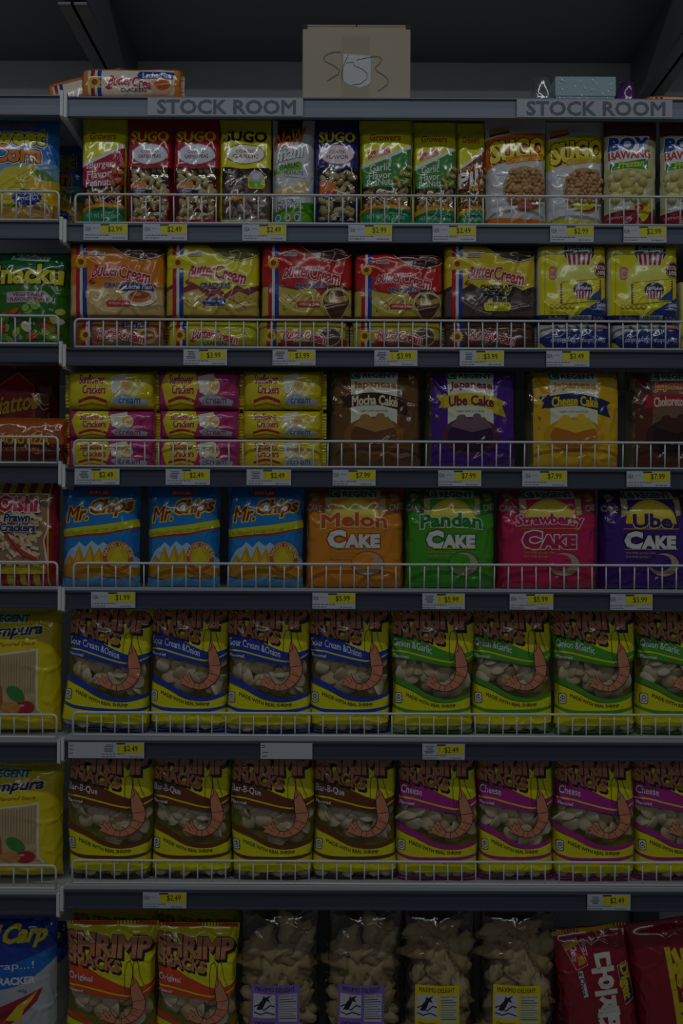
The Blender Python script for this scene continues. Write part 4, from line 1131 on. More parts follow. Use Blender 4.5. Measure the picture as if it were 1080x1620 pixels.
def snacku():
    d = Design(126, 168, 50, '#1d5c22', pu=2.3, pt=2.1, pb=4.5, seal_t=6, seal_b=3, wr=1.2, nu=20, nv=26, seed=161, fins=[('top_seal', 0, 126, 0, 6, '#1a5a24', 24, 'x')])
    A = d.art
    A.band([(0,0),(63,0),(126,0)], [(0,168),(63,168),(126,168)], '#2f6e1c'); A.band([(0,0),(63,0),(126,0)], [(0,50),(63,40),(126,48)], '#0f6a38')
    A.poly([(36,12),(48,8),(98,22),(96,30),(60,28),(34,26)], '#d0dcd4'); A.text('REGENT', 50, 15, 94, 24, '#1a7a4e', bold=0.04, warp=slope(70, 0.10)); A.ell(43, 17, 5, 6, '#14603c')
    wv = lambda x, y: (x, y)
    A.text('Snacku', 2, 36, 118, 68, '#d8cc20', bold=0.05, outline=(('#10300c', 0.08),))
    A.poly([(32,84),(94,82),(106,94),(104,100),(32,102)], '#b8a8b4'); A.text('VEGETABLE', 42, 85, 92, 91, '#7a1c3c', bold=0.03); A.text('FLAVORED SNACK', 38, 93, 100, 99, '#7a1c3c', bold=0.03)
    rnd = random.Random(8)
    for k in range(46):
        c = rnd.choice(['#4a8a24', '#5fa030', '#c8521c', '#b8c050', '#7a5a8a', '#d8d0b8', '#b02a22', '#3a7020', '#8ab04a'])
        A.ell(rnd.uniform(8, 118), rnd.uniform(106, 164), rnd.uniform(5, 10), rnd.uniform(4, 8), c, rot=rnd.uniform(0, 180), n=10)
    for it in A.items[1:]: it[1][:, 1] -= 11
    return d
SNACKU = snacku()

def carp():
    d = Design(150, 240, 50, '#c4c8cc', pu=2.4, pt=2.1, pb=5, seal_t=8, seal_b=4, wr=1.3, nu=20, nv=28, seed=171, back='#8a9098')
    A = d.art
    A.band([(0,0),(75,0),(150,0)], [(0,240),(75,240),(150,240)], '#b8bcc0')
    A.band([(0,0),(75,0),(150,0)], [(0,112),(75,108),(110,96),(150,66)], '#1c6cc8'); A.band([(0,0),(75,0),(150,0)], [(0,74),(75,70),(110,60),(150,44)], '#1a3a9c')
    A.text('El', 20, 14, 56, 44, '#e8d81c', bold=0.05, shear=0.25); A.text('Carp', 64, 12, 132, 44, '#e8d81c', bold=0.05, shear=0.3, warp=slope(90, -0.05))
    A.text('R', 134, 17, 137, 20, '#e8d81c')
    A.text('Sarap...!', 40, 66, 120, 80, '#dce4ee', bold=0.0, warp=slope(80, -0.03)); A.text('FISH', 8, 92, 50, 102, '#dce4ee', bold=0.05); A.text('CRACKER', 54, 90, 122, 101, '#dce4ee', bold=0.05, warp=slope(80, -0.04))
    A.text('40g', 96, 108, 110, 115, '#55606a')
    A.poly([(0,152),(60,140),(110,118),(134,108),(126,128),(104,150),(70,176),(0,180)], '#a81c34'); A.poly([(0,158),(60,150),(104,132),(84,150),(40,168),(0,172)], '#8a1428')
    A.poly([(126,112),(118,126),(106,140),(100,160),(78,158),(86,150),(70,166),(96,134),(114,122)], '#dcc81c'); A.poly([(60,158),(78,168),(96,164),(90,174),(70,176),(58,168)], '#e0d020'); A.poly([(64,170),(84,176),(100,172),(92,182),(70,182)], '#d8981c')
    A.poly([(106,128),(111,126),(109,131),(104,132)], '#e8e8ea'); A.poly([(30,190),(90,184),(120,200),(100,226),(30,230)], '#d8a83a')
    return d
CARP = carp()

def crackling(lab, seed):
    d = Design(124, 256, 54, '#b8b0a0', film=True, pu=2.8, pt=1.9, pb=6, seal_t=10, seal_b=3, wr=2.0, nu=20, nv=30, seed=seed, back='#4c463c')
    A = d.art
    x0, y0 = 19, 118
    A.rrect(x0, y0, x0+76, y0+100, 2, lab, 'paper')
    ink = '#3a2a4a' if lab != '#e6d21a' else '#4a3c10'
    A.text('MAXIMO DELIGHT', x0+7, y0+4, x0+68, y0+11, ink, bold=0.03, kind='ink')
    A.rect(x0+3, y0+15, x0+38, y0+52, '#cfccd8', 'paper')
    # leaping dolphin over waves
    nv_ = '#1c2238'
    A.poly([(x0+8,y0+40),(x0+14,y0+28),(x0+22,y0+20),(x0+32,y0+15),(x0+27,y0+21),(x0+30,y0+27),(x0+24,y0+25),(x0+20,y0+34),(x0+16,y0+40)], nv_, 'ink'); A.poly([(x0+20,y0+17),(x0+23,y0+22),(x0+17,y0+24)], nv_, 'ink')
    A.line([(x0+4,y0+36),(x0+12,y0+32),(x0+20,y0+40),(x0+30,y0+32),(x0+37,y0+34)], 2.2, nv_, 'ink'); A.line([(x0+4,y0+44),(x0+14,y0+47),(x0+24,y0+43),(x0+37,y0+47)], 2.0, nv_, 'ink')
    A.rect(x0+43, y0+14, x0+72, y0+58, '#c9c6d2' if lab != '#e6d21a' else '#d2cfae', 'paper')
    A.text('Nutrition Facts', x0+44, y0+15, x0+71, y0+19, '#22222c', kind='ink', bold=0.02)
    for k in range(9): A.line([(x0+44, y0+22.5+3.8*k), (x0+(71 if k % 3 else 66), y0+22.5+3.8*k)], 1.3 if k in (0, 1, 8) else 0.7, '#3a3a48', 'ink')
    A.text('CHICHARON', x0+6, y0+58, x0+36, y0+63, ink, kind='ink'); A.text('Pork cracklings', x0+10, y0+66, x0+34, y0+70, ink, kind='ink'); A.text('NET WT 4 OZ', x0+44, y0+66, x0+70, y0+71, ink, kind='ink')
    A.ell(x0+56, y0+84, 7, 6, '#e6e2d8', kind='paper')
    rnd = random.Random(seed)
    for j in range(8):
        for i in range(4):
            y = 44+27*j+rnd.uniform(-7, 7); x = 24+26*i+(-6 if j % 2 else 0)+rnd.uniform(-4, 4)
            if j == 0 and rnd.random() < 0.4: continue
            d.pieces.append(('lump', min(102, max(22, x+13)), y+13, rnd.uniform(26, 34), rnd.uniform(0, 180), rnd.choice(['#a58c5a', '#98804e']), rnd.randrange(4), rnd.uniform(0.8, 1.1)))
            if x < 16 or x > 108: continue
            d.pieces.append(('lump', x, y, rnd.uniform(36, 46), rnd.uniform(0, 180), rnd.choice(['#b8a274', '#ad9564', '#c2af84', '#a58c5a']), rnd.randrange(4), rnd.uniform(0.55, 0.78)))
    return d
MX_P = crackling('#8c6cc0', 181); MX_Y = crackling('#e6d21a', 182)

def kor(word, wcol, mark, seed, sub):
    d = Design(128, 250, 46, '#8e1226', pu=2.3, pt=2.1, pb=4.5, seal_t=8, seal_b=5, wr=1.0, nu=20, nv=28, seed=seed, fins=[('top_seal', 0, 128, 0, 8, '#d8a81a' if sub else '#a82038', 24, 'x')])
    A = d.art
    A.band([(0,0),(64,0),(128,0)], [(0,250),(64,250),(128,250)], '#8e1226')
    def vt(s_, x0, y0, x1, y1, c, bold, out=(), hang=True):   # lettering that runs down the bag (turned a quarter to the right)
        base = _base_glyph(s_)[0]; bx0, by0 = base.min(0); bx1, by1 = base.max(0)
        for col, off in list(out)+[(c, 0)]:
            for v, t in glyphs(s_, bold+off):
              X = x1-(x1-x0)*((by1-by0)-(v[:, 1]-by0))/(by1-by0); Y = y0+(y1-y0)*(v[:, 0]-bx0)/(bx1-bx0)
              A._add(np.stack([X, Y], 1), t, col, 'print', 'lettering')
    if sub:
        A.poly([(14,22),(40,12),(52,58),(30,66)], '#d8a8a0'); A.poly([(15.5,23),(39,14),(50.5,57),(31,64.5)], '#b01a28'); A.poly([(16,24),(39,14.5),(41,22),(18,32)], '#d89a1c'); A.poly([(34,44),(44,40),(48,54),(36,58)], '#d8901c')
        vt('Choco', 26, 24, 36, 50, '#d8d0c8', 0.03); vt('DIGET', 46, 16, 53, 42, '#e2c8c8', 0.02)
        A.poly([(32,68),(40,66),(44,112),(36,114)], '#c8ccd2'); vt('x Choco', 33, 70, 41, 110, '#24242a', 0.03)
    vt(word, 58, 44, 92, 150 if sub else 176, wcol, 0.07)
    if sub: vt('맛', 58, 154, 92, 190, wcol, 0.07)
    A.poly([(100,66),(118,62),(126,132),(106,140)] if sub else [(70,150),(100,140),(118,176),(96,196)], '#c8a878'); A.poly([(101.5,68),(116.5,64),(124,130),(107,137)] if sub else [(72,152),(99,142),(115,176),(96,193)], '#1c2058')
    vt(mark, 101 if sub else 84, 68 if sub else 150, 120 if sub else 104, 128 if sub else 186, '#d8b81c', 0.05)
    if not sub: vt('맛', 92, 110, 118, 150, '#d8d4cc', 0.06)
    A.ell(60, 205, 12, 18, '#d8b81c', rot=20); A.ell(64, 210, 9, 14, '#8a4a1c', rot=20)
    return d
KOR1 = kor('다이제', '#dfdcd2', 'Diget', 191, True); KOR2 = kor('초코', '#d8c41a', 'Diget', 192, False)
print('designs ready')
# ------------------------------------------------------------------ row 1: peanut bags
PB, SN = 'peanut_bag', 'snack_bag'
put(CORN, SN, -58, 92, 1, 'blue corn snack bag in front at left edge of top fenced shelf', 'snack')
put(CORN, SN, 0, 137, 1, 'blue corn snack bag set back in shadow behind the front corn bag', 'snack', back=0.095)
put(G_RED, PB, 129, 200, 1, 'yellow peanut bag with a red swoosh and green foot, leftmost peanut bag', 'peanuts')
put(SUGO_RED, PB, 201, 272, 1, 'red green-pea peanut bag next to the red-swoosh yellow bag', 'peanuts', 'red nut bags with yellow title')
put(SUGO_RED, PB, 273, 347, 1, 'red green-pea peanut bag next to the yellow garlic bag', 'peanuts', 'red nut bags with yellow title')
put(SUGO_YEL, PB, 347, 428, 1, 'yellow nut bag with dark title, white oval and brownish peanuts', 'peanuts')
put(NOW, PB, 431, 497, 1, 'pale grey garlic peanut bag with orange title and green foot', 'peanuts')
put(SUGO_NAVY, PB, 498, 567, 1, 'navy blue nut bag with yellow title and pale oval', 'peanuts')
put(G_GREEN, PB, 569, 652, 1, 'green and yellow garlic peanut bag standing beside the navy bag', 'peanuts', 'green and yellow garlic peanut bags')
put(G_GREEN, PB, 653, 722, 1, 'narrower green and yellow garlic peanut bag beside the brown pili bag', 'peanuts', 'green and yellow garlic peanut bags', back=0.006)
put(G_PILI, PB, 723, 768, 1, 'narrow yellow and brown pili nut bag partly hidden by orange-banded bag', 'peanuts', back=0.008)
put(SW_OR, PB, 769, 865, 1, 'white cracker nut bag with an orange band', 'peanuts', 'white cracker nut bags', tilt=-0.5)
put(SW_YE, PB, 864, 955, 1, 'white cracker nut bag with a lime yellow band', 'peanuts', 'white cracker nut bags', back=0.006)
put(BAW, PB, 957, 1040, 1, 'pale and maroon cornick bag with blue BOY title, fully in view', 'peanuts', 'pale and maroon cornick bags')
put(BAW, PB, 1046, 1128, 1, 'pale and maroon cornick bag cut off by right edge of picture', 'peanuts', 'pale and maroon cornick bags')

# ------------------------------------------------------------------ row 2: cracker multipacks on single packs
put(SNACKU, SN, -17, 108, 2, 'green vegetable snack bag left of the cracker multipacks', 'snack', top=397)
CM, CP = 'cracker_multipack', 'cracker_pack'
H1 = 47*K; B2 = ROWS[2]['z']+H1+0.0005
g1, g2 = 'cracker multipacks standing on flat packs', 'flat cracker packs behind the wire fence'
for ds, a_, b_, l, c_ in ((P_OR, 119, 262, 'brown orange cracker pack lying under the orange multipack', 0),
                   (P_YE, 267, 408, 'yellow cracker pack lying under the yellow multipack', 0),
                   (P_RE, 409, 549, 'red-footed cracker pack lying under the left red multipack', 0),
                   (P_RE, 557, 697, 'red-footed cracker pack lying under the right red multipack', 0),
                   (P_CH, 702, 842, 'dark brown cracker pack lying under the chocolate multipack', 0)):
    put(ds, CP, a_, b_, 2, l, 'crackers', g2)
put(SKY1, CP, 850, 964, 2, 'silver and navy cracker pack lying under left yellow sky-logo multipack', 'crackers', g2)
put(SKY1, CP, 967, 1076, 2, 'silver and navy cracker pack lying under right yellow sky-logo multipack', 'crackers', g2)
put(M_OR, CM, 113, 262, 2, 'orange cracker multipack with a flan picture', 'crackers', g1, base=B2)
put(M_YE, CM, 264, 411, 2, 'yellow cracker multipack with a blue pill-shaped badge', 'crackers', g1, base=B2)
put(M_RE, CM, 414, 557, 2, 'taller red coconut cracker multipack beside the yellow one', 'crackers', g1, base=B2)
put(M_RE, CM, 560, 699, 2, 'shorter red coconut cracker multipack beside the chocolate one', 'crackers', g1, base=B2, top=403)
put(M_CH, CM, 701, 845, 2, 'yellow and dark brown chocolate cracker multipack', 'crackers', g1, base=B2)
put(SKY, CM, 847, 955, 2, 'boxy yellow cracker multipack right of the chocolate multipack', 'crackers', g1, base=B2)
put(SKY, CM, 957, 1067, 2, 'boxy yellow cracker multipack second from the right edge', 'crackers', g1, base=B2)
put(SKY, CM, 1070, 1180, 2, 'yellow cracker multipack just entering at right edge of picture', 'crackers', g1, top=446, back=0.01)

# ------------------------------------------------------------------ row 3: cracker stacks and cake bags
put(NACHO, SN, -52, 108, 3, 'orange brown nacho pizza roll lying in front of dark red chip bag', 'snack', top=660)
put(PIAT, SN, -42, 92, 3, 'dark red chip bag with a red hexagon at the left edge', 'snack', top=577, back=0.064)
g3 = 'sunflower cracker packs stacked in three columns'
pos = ('bottom', 'middle', 'top')
for (a_, b_), col, where in (((108, 246), (SF_P, SF_P, SF_Y), 'left'), ((250, 378), (SF_P, SF_P, SF_P), 'middle'), ((384, 511), (SF_Y, SF_Y, SF_Y), 'right')):
    bz = ROWS[3]['z']
    for i, ds in enumerate(col):
        tp = (695, 649, 586)[i]
        put(ds, CP, a_+random.uniform(-1.5, 1.5), b_+random.uniform(-1.5, 1.5), 3, '%s sunflower cracker pack, %s of the %s stack' % ('pink and yellow' if ds is SF_P else 'all yellow', pos[i], where), 'crackers', g3, base=bz, top=tp)
        bz = (810-tp)*kk(ROWS[3]['yf']+ds.T*K*0.25) + 0.0045*((a_+b_)/2-540)*0.001 + 0.0004
CB = 'cake_bag'
g4 = 'large sponge cake bags'
put(J_MOCHA, CB, 520, 668, 3, 'brown mocha cake bag right of the yellow sunflower cracker stack', 'cake', g4)
put(J_UBE, CB, 672, 818, 3, 'deep purple cake bag with a yellow ribbon', 'cake', g4)
put(J_CHEESE, CB, 832, 982, 3, 'golden yellow cheese cake bag with a navy ribbon', 'cake', g4)
put(J_CHOC, CB, 992, 1138, 3, 'dark brown chocolate cake bag cut off at right edge', 'cake', g4)

# ------------------------------------------------------------------ row 4: chips and round cakes
put(OISHI, SN, -32, 92, 4, 'red and yellow striped prawn cracker bag at left edge', 'snack')
put(CHIPS, SN, 96, 220, 4, 'blue nacho chip bag, leftmost of the three', 'snack', 'blue nacho chip bags')
put(CHIPS, SN, 232, 347, 4, 'blue nacho chip bag, middle of the three', 'snack', 'blue nacho chip bags')
put(CHIPS, SN, 358, 479, 4, 'blue nacho chip bag next to the orange melon cake', 'snack', 'blue nacho chip bags', tilt=0.6)
g5 = 'round sponge cake bags'
put(C_MELON, CB, 484, 638, 4, 'orange melon cake bag beside the blue chip bags', 'cake', g5)
put(C_PANDAN, CB, 641, 784, 4, 'green pandan cake bag', 'cake', g5)
put(C_STRAW, CB, 788, 946, 4, 'pink strawberry cake bag', 'cake', g5)
put(C_UBE, CB, 949, 1100, 4, 'purple cake bag with a yellow half circle at right edge', 'cake', g5)

# ------------------------------------------------------------------ rows 5 and 6: shrimp snacks
put(TEMP, SN, -67, 94, 5, 'yellow tempura snack bag left of the blue-banded shrimp snacks', 'snack', 'yellow tempura snack bags', top=963)
SH = 'shrimp_snack_bag'
gb, gg, gr, gp = ['yellow shrimp snack bags with %s bands' % c for c in ('blue', 'green', 'brown', 'pink')]
put(S_BLUE, SH, 98, 232, 5, 'blue-banded shrimp snack bag leaning to the right, leftmost of its row', 'snack', gb, tilt=4.0, top=948)
put(S_BLUE2, SH, 236, 360, 5, 'blue-banded shrimp snack bag just right of the leaning one', 'snack', gb, back=0.004, tilt=1.0)
put(S_BLUE, SH, 358, 492, 5, 'blue-banded shrimp snack bag third from the left bay divider', 'snack', gb)
put(S_BLUE2, SH, 490, 618, 5, 'blue-banded shrimp snack bag beside the first green-banded one', 'snack', gb, tilt=-0.6, back=0.003)
put(S_GREEN, SH, 618, 750, 5, 'green-banded shrimp snack bag beside the last blue-banded one', 'snack', gg)
put(S_GREEN2, SH, 748, 874, 5, 'green-banded shrimp snack bag second of four', 'snack', gg, back=0.006, tilt=-0.8)
put(S_GREEN, SH, 877, 1006, 5, 'green-banded shrimp snack bag third of four', 'snack', gg, tilt=-1.0)
put(S_GREEN2, SH, 1007, 1137, 5, 'green-banded shrimp snack bag cut off by right edge', 'snack', gg, back=0.003)
put(TEMP, SN, -72, 97, 6, 'yellow tempura snack bag left of the brown-banded shrimp snacks', 'snack', 'yellow tempura snack bags', top=1210)
put(S_BBQ, SH, 106, 240, 6, 'brown-banded shrimp snack bag, leftmost of its row', 'snack', gr, tilt=0.8)
put(S_BBQ2, SH, 241, 366, 6, 'brown-banded shrimp snack bag second from the left', 'snack', gr, back=0.004)
put(S_BBQ, SH, 365, 497, 6, 'brown-banded shrimp snack bag third from the left', 'snack', gr)
put(S_BBQ2, SH, 495, 627, 6, 'brown-banded shrimp snack bag beside the first pink-banded one', 'snack', gr, back=0.003)
put(S_CHEESE, SH, 627, 756, 6, 'pink-banded shrimp snack bag beside the last brown-banded one', 'snack', gp)
put(S_CHEESE2, SH, 755, 877, 6, 'pink-banded shrimp snack bag second of four', 'snack', gp, back=0.004, tilt=-0.6)
put(S_CHEESE, SH, 876, 1004, 6, 'pink-banded shrimp snack bag third of four', 'snack', gp)
put(S_CHEESE2, SH, 1003, 1130, 6, 'pink-banded shrimp snack bag cut off by right edge', 'snack', gp, back=0.004, tilt=-1.5)

# ------------------------------------------------------------------ row 7: bottom shelf
put(CARP, SN, -40, 108, 7, 'blue and white fish cracker bag standing behind the front one', 'snack', 'blue and white fish cracker bags', back=0.062, top=1462)
put(CARP, SN, -62, 88, 7, 'blue and white fish cracker bag in front at bottom left corner', 'snack', 'blue and white fish cracker bags', top=1453)
go = 'yellow shrimp snack bags with orange bands'
put(S_ORIG, SH, 112, 246, 7, 'orange-banded shrimp snack bag standing behind the front left one', 'snack', go, back=0.062, top=1436)
put(S_ORIG, SH, 248, 376, 7, 'orange-banded shrimp snack bag standing behind the front right one', 'snack', go, back=0.062, top=1438)
put(S_ORIG, SH, 104, 247, 7, 'orange-banded shrimp snack bag in front, left of the pair on bottom shelf', 'snack', go, top=1461)
put(S_ORIG, SH, 246, 376, 7, 'orange-banded shrimp snack bag in front, beside the first crackling bag', 'snack', go, back=0.003, top=1464)
CK = 'crackling_bag'
gk = 'clear bags of pork cracklings'
put(MX_P, CK, 378, 505, 7, 'clear crackling bag with purple label beside the orange-banded shrimp snacks', 'snack', gk)
put(MX_P, CK, 514, 634, 7, 'clear crackling bag with purple label beside a yellow-labelled one', 'snack', gk, tilt=0.8)
put(MX_Y, CK, 637, 752, 7, 'clear crackling bag with yellow label beside a purple-labelled one', 'snack', gk)
put(MX_Y, CK, 757, 880, 7, 'clear crackling bag with yellow label beside the red biscuit bag', 'snack', gk, tilt=0.5)
BB = 'biscuit_bag'
put(KOR1, BB, 903, 1022, 7, 'red biscuit bag with white lettering and a yellow top seal', 'biscuits', 'red biscuit bags', tilt=-8, top=1474)
put(KOR1, BB, 872, 985, 7, 'red biscuit bag hidden in the shadow behind the white-lettered one', 'biscuits', 'red biscuit bags', tilt=-3, back=0.075, top=1472)
put(KOR2, BB, 1000, 1110, 7, 'red biscuit bag hidden in the shadow behind the yellow-lettered one', 'biscuits', 'red biscuit bags', tilt=-3, back=0.075, top=1468)
put(KOR2, BB, 1026, 1146, 7, 'red biscuit bag with yellow lettering at bottom right corner', 'biscuits', 'red biscuit bags', tilt=-9, top=1462)

# ------------------------------------------------------------------ top shelf: packs, carton, odds and ends
zt = ROWS['top']['z']
put(P_TOP, CP, 132, 284, 'top', 'cracker pack lying underneath the orange-ended pack above the rail', 'crackers', back=0.02, top=158)
put(P_TOP, CP, 131, 287, 'top', 'orange-ended cracker pack lying on top shelf above the first sign', 'crackers', back=0.02, base=zt+0.024, top=110)
put(P_TOP, CP, 92, 215, 'top', 'tilted cracker pack peeking out behind the orange-ended pack', 'crackers', back=0.085, tilt=-14, base=zt, top=126)
put(P_TOP, CP, 1022, 1130, 'top', 'orange cracker pack lying low at the right end of top shelf', 'crackers', back=0.06, top=152)

def flat_art(parent, A, W, H, k, y, name='print'):
    me = art_mesh(name, A.items, flat_mapper(W, H, k, y)); o = bpy.data.objects.new(name, me); link(o, parent); return o
def carton():
    y = 0.022; k = kk(y); x0, _ = P(478, 148, y); x1, _ = P(649, 148, y)
    _, zt_ = P(563, 39, y); z0 = ZC+zt; h = zt_-z0; W = x1-x0; dep = 0.17
    t = empty('cardboard_box', ((x0+x1)/2, y, z0)); tag(t, 'brown cardboard box with pen scribbles and a white patch on top shelf', 'box')
    m = MB(); m.box(-W/2, W/2, 0, dep, 0.0012, h-0.003); c = m.build('carton', mat('#b3a892', 'carton'), t)
    b = c.modifiers.new('bev', 'BEVEL'); b.width = 0.002; b.segments = 2
    for a, bb, nm in ((-W/2, -0.001, 'flap'), (0.001, W/2, 'flap')):
        m = MB(); m.box(a, bb, 0.0, dep, h-0.003, h-0.0005); m.build(nm, mat('#b3a385', 'carton'), t)
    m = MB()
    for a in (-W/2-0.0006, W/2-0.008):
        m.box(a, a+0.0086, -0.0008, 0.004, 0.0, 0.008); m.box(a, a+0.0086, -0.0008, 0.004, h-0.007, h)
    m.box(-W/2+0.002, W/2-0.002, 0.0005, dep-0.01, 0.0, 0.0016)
    m.build('corner_and_base_shade', mat('#3a342c', 'carton'), t)  # dark corners; the pieces along the base stand in for the box's shadow
    W_, H_ = 171, 109
    A = Art(W_, H_)
    A.rect(62, 2, 106, 107, '#a99e88', 'carton')
    me = flat_art(t, A, W_, H_, W/W_, -0.0002, 'tape_strip')
    A = Art(W_, H_); q = lambda x, y: ((460+x/5.143-478), (20+y/5.143-38.5))
    A.poly([q(424,250),q(640,262),q(652,300),(q(648,480)),q(620,505),q(560,525),q(470,500),q(424,470)], '#c6c8cc', 'paper')
    A.line([q(430,270),q(640,280)], 0.6, '#e6e8ea', 'paper'); A.line([q(440,300),q(520,330),q(620,310)], 0.6, '#dfe1e4', 'paper'); A.line([q(480,500),q(560,470),q(640,490)], 0.8, '#e6e8ea', 'paper')
    flat_art(t, A, W_, H_, W/W_, -0.0006, 'paper_patch')
    A = Art(W_, H_)
    for pts in ([(405,236),(345,234),(290,255),(262,285),(285,315),(350,345),(395,382),(385,415),(340,440),(298,468)],
                [(468,256),(440,310),(418,370),(412,430),(425,470)], [(445,322),(510,318),(512,345),(580,375),(622,410),(615,455),(560,495),(500,500)],
                [(535,300),(600,285),(665,270),(715,270),(740,295),(715,330),(682,362),(700,390),(760,425),(792,460),(780,500),(740,530),(705,552)]):
        xs = [q(*p) for p in pts]; A.line(xs, 0.9, '#3a3a40', 'ink')
    flat_art(t, A, W_, H_, W/W_, -0.0010, 'pen_scribble')
carton()
def bluebox():
    y = 0.10; x0, _ = P(879, 150, y); x1, _ = P(972, 150, y); _, z1 = P(925, 122, y); z0 = ZC+zt
    t = empty('gift_box', ((x0+x1)/2, y, z0)); tag(t, 'pale blue speckled gift box beside the purple bag on top shelf', 'box')
    W = x1-x0; h = z1-z0
    m = MB(); m.box(-W/2, W/2, 0, 0.12, 0, h*0.985); m.build('box_body', mat('#90aab5', 'paper'), t)
    m = MB(); m.box(-W/2-0.0012, W/2+0.0012, -0.0012, 0.1212, h*0.62, h); m.build('lid', mat('#95b0bb', 'paper'), t)
    A = Art(93, 84); rnd = random.Random(2)
    for _ in range(70): A.ell(rnd.uniform(3, 90), rnd.uniform(4, 80), rnd.uniform(0.6, 1.5), rnd.uniform(0.6, 2.2), '#dbe8ec', n=6, kind='paper')
    flat_art(t, A, 93, 84, W/93, -0.0014, 'speckles')
bluebox()
def softbag(name, label, px0, px1, ptop, y, col, film, pts):
    """small soft bag: rounded lump with a pinched top"""
    x0, _ = P(px0, 150, y); x1, _ = P(px1, 150, y); _, z1 = P((px0+px1)/2, ptop, y); z0 = ZC+zt
    W, h = x1-x0, z1-z0
    t = empty(name, ((x0+x1)/2, y, z0)); tag(t, label, 'bag')
    bm = bmesh.new(); bmesh.ops.create_uvsphere(bm, u_segments=20, v_segments=14, radius=1)
    for v in bm.verts:
        x, yy, z = v.co; zz = (z+1)/2
        wd = np.interp(zz, [p[0] for p in pts], [p[1] for p in pts]); off = np.interp(zz, [p[0] for p in pts], [p[2] for p in pts])
        r = math.hypot(x, yy) or 1
        n = 1+0.12*noise.noise(Vector((x*2, yy*2, z*3+px0)))
        v.co = (x/r*wd*W/2*n*min(1, r*2.2)+off*W, yy/r*0.022*n*min(1, r*2.2), zz*h)
    me = bpy.data.meshes.new('bag_body'); bm.to_mesh(me); bm.free(); me.polygons.foreach_set('use_smooth', [True]*len(me.polygons))
    me.materials.append(FILM if film else mat(col)); o = bpy.data.objects.new('bag_body', me); link(o, t)
    m = MB()
    for k in range(5): m.rod([(0.004*(k-2)+pts[-1][2]*W, -0.002, h*0.96), (0.006*(k-2)+pts[-1][2]*W, -0.004, h*1.02)], 0.0012, 5)
    m.build('gathered_top', FILM if film else mat(col), t, True)
    if film:
        for k in range(5):
            c = bpy.data.objects.new('wrapped_piece', piece_mesh('lump', k % 4, '#8a949a')); link(c, t); c.location = (W*(-0.3+0.15*k), 0, h*(0.25+0.12*(k % 3))); c.scale = (0.03,)*3
    return t
softbag('plastic_bag', 'clear crumpled plastic bag left of the pale blue gift box', 838, 880, 127, 0.11, '#9aa4aa', True, [(0, 0.9, 0), (0.5, 1.0, 0), (0.8, 0.8, -0.05), (1, 0.45, -0.1)])
softbag('cloth_pouch', 'purple pouch between the pale blue gift box and the upright', 970, 1006, 133, 0.11, '#561466', False, [(0, 1.0, 0), (0.6, 1.0, 0), (0.85, 0.75, 0.02), (1, 0.3, 0.05)])

# ------------------------------------------------------------------ signs and price tags on the rails
def sign(px, label):
    W_, H_ = 246, 28; y = -0.0060; k = kk(y)
    x, z = P(px+W_/2, 0, y)[0], ZC+zt-0.0325
    t = empty('stock_room_sign', (x, y, z)); tag(t, label, 'sign', 'STOCK ROOM signs on the top rail')
    m = MB(); m.box(-W_*k/2, W_*k/2, 0.0, 0.0008, 0.0, H_*k); m.build('sign_card', mat('#aab0bb', 'paper'), t)
    A = Art(W_, H_); A.rect(10, 0.5, 11, 27.5, '#b6bcc6', 'paper'); A.rect(236, 0.5, 237, 27.5, '#b6bcc6', 'paper')
    A.text('STOCK ROOM', 16, 3.5, 234, 25, '#565d69', bold=0.03, kind='ink')
    flat_art(t, A, W_, H_, k, -0.0001, 'lettering')
sign(234, 'grey STOCK ROOM sign on the top rail left of the cardboard box')
sign(818, 'grey STOCK ROOM sign on the top rail below the pale blue gift box')
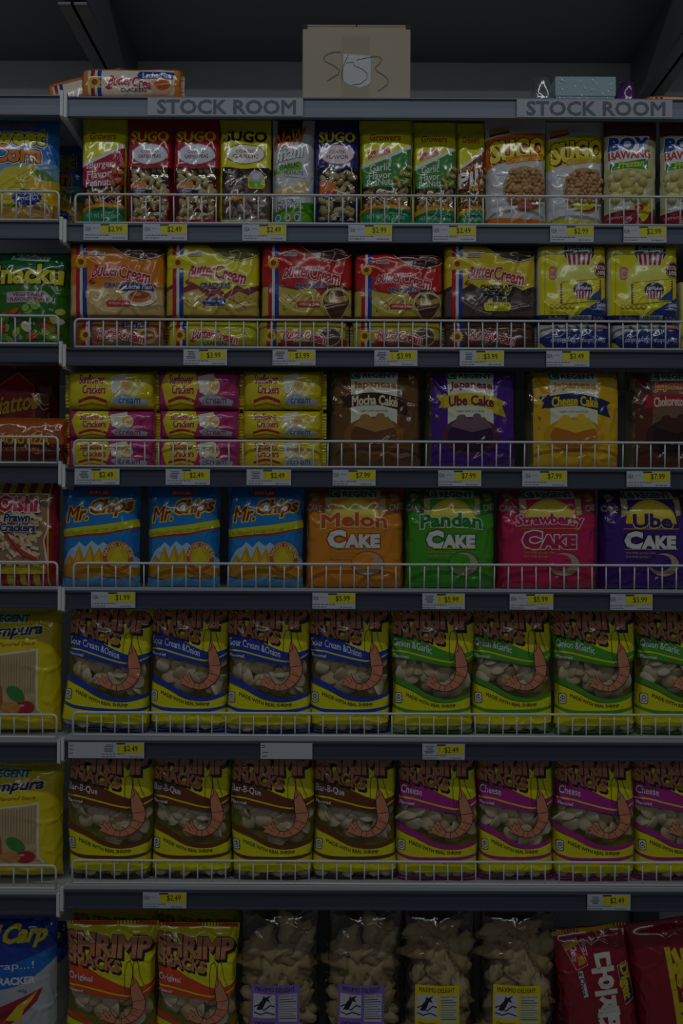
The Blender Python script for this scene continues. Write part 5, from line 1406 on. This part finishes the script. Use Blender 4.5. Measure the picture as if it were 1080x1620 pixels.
def price(px0, px1, row, txt, kind, label, seed):
    r = ROWS[row]; y = -0.0060; k = kk(y); W_ = px1-px0; H_ = 25 if row != 1 else 26
    x = (P(px0, 0, y)[0]+P(px1, 0, y)[0])/2 + 0.0045*(810-(810-r['z']*1000))*0.001*0
    x = P((px0+px1)/2, 810-r['z']*1000, y)[0]
    t = empty('price_tag', (x, y, ZC+r['z']-0.0025-H_*k)); tag(t, label, 'price tag', 'price tags on the shelf rails')
    m = MB(); m.box(-W_*k/2, W_*k/2, 0.0, 0.0008, 0, H_*k); m.build('card', mat('#c3c8d2', 'paper'), t)
    A = Art(W_, H_); rnd = random.Random(seed); ink = '#4a4e58'
    if kind == 'blank':
        A.rect(2, 3, 8, 4, ink, 'ink'); A.rect(2, 6, 7, 7, ink, 'ink'); A.rect(3, 14, 12, 15, ink, 'ink'); A.rect(3, 20, 11, 21, ink, 'ink')
        flat_art(t, A, W_, H_, k, -0.0001, 'small_print'); return
    xs = W_-70
    yx0, yx1 = (xs+28, xs+69) if kind == 'A' else (xs+27, xs+68)
    yy0, yy1 = (1, 16) if kind == 'A' else (2, 16.5)
    A.rect(yx0, yy0, yx1, yy1, '#dcd41a', 'paper')
    f = flat_art(t, A, W_, H_, k, -0.0001, 'yellow_panel')
    A = Art(W_, H_); A.layer = 3
    A.rect(yx0-1, 0.5, yx0+13, 3.2, '#3c4048', 'ink')
    if kind == 'A':
        A.text('1EA', xs+3, 5, xs+12, 11, '#7a808c', kind='ink'); A.line([(xs+14, 7), (xs+24, 7)], 0.5, '#9aa0aa', 'ink')
    else:
        for q in range(5): A.line([(xs+6+rnd.uniform(0, 5), 4+2.5*q), (xs+18+rnd.uniform(0, 4), 4+2.5*q)], 1.1, '#6a707a', 'ink')
        A.line([(yx0+3, 4), (yx0+3, 14)], 0.6, '#8a8410', 'ink')
    A.text(txt, yx0+11, yy0+3.2, yx0+33, yy0+13, '#33352a', bold=0.01, kind='ink')
    for yl, a_, b_ in ((18, 3, 40), (22, 3, 26), (22.2, 46, 66)):
        xx = xs+a_
        while xx < xs+b_-2:
            l = rnd.uniform(2, 6); A.line([(xx, yl), (min(xx+l, xs+b_), yl)], 0.9, '#7a808c', 'ink'); xx += l+1.2
    if xs > 5:
        for q in range(3): A.rect(2, 4+6*q, 8, 5+6*q, '#7a808c', 'ink')
    flat_art(t, A, W_, H_, k, -0.0001, 'lettering')
TAGS = [(132,202,1,'$2.99','A','under the red-swoosh yellow peanut bag'), (226,296,1,'$2.49','A','under the red green-pea bags'), (383,453,1,'$2.49','A','between the yellow and pale grey nut bags'),
 (551,620,1,'$2.99','A','between the navy and the green nut bags'), (684,753,1,'$2.49','A','under the pili nut bag'), (870,939,1,'$2.99','A','under the lime-banded white nut bag'), (986,1054,1,'$2.99','A','under the cornick bags'),
 (290,359,2,'$3.99','B','under the flat yellow cracker pack'), (431,499,2,'$3.99','B','under the left flat red-footed cracker pack'), (592,660,2,'$3.99','B','under the right flat red-footed cracker pack'), (727,797,2,'$3.99','B','under the flat brown cracker pack'), (864,932,2,'$3.49','A','under the flat silver and navy pack'),
 (118,189,3,'$2.49','B','under the left sunflower cracker stack'), (262,332,3,'$2.49','B','under the middle sunflower cracker stack'), (390,460,3,'$2.49','B','under the right sunflower cracker stack'),
 (526,594,3,'$7.99','A','under the brown mocha cake bag'), (693,761,3,'$7.99','A','under the purple ribboned cake bag'), (826,897,3,'$7.99','A','under the golden cheese cake bag'), (991,1060,3,'$7.99','A','under the dark brown chocolate cake bag'),
 (144,214,4,'$1.99','A','under the left blue nacho chip bag'), (494,562,4,'$5.99','A','under the orange melon cake bag'), (668,735,4,'$5.99','B','under the green pandan cake bag'), (806,875,4,'$5.99','A','under the pink strawberry cake bag'), (965,1032,4,'$5.99','A','under the purple half-circle cake bag'),
 (108,228,5,'$2.49','B','on an extra wide card under the leaning blue-banded bag'), (668,735,5,'$2.49','B','under the first green-banded shrimp snack bag'),
 (226,295,6,'$2.49','A','above the orange-banded shrimp snack bags'), (929,997,6,'$2.49','B','above the red biscuit bags')]
for i, (a_, b_, row, txt, kd, where) in enumerate(TAGS):
    price(a_, b_, row, txt, kd, ('extra wide white shelf tag with yellow $2.49 panel at the bay divider' if b_-a_ > 100 else 'white shelf tag with yellow %s panel %s' % (txt, where)), i)
price(412, 494, 5, '', 'blank', 'plain white shelf tag without price under the third blue-banded bag', 77)
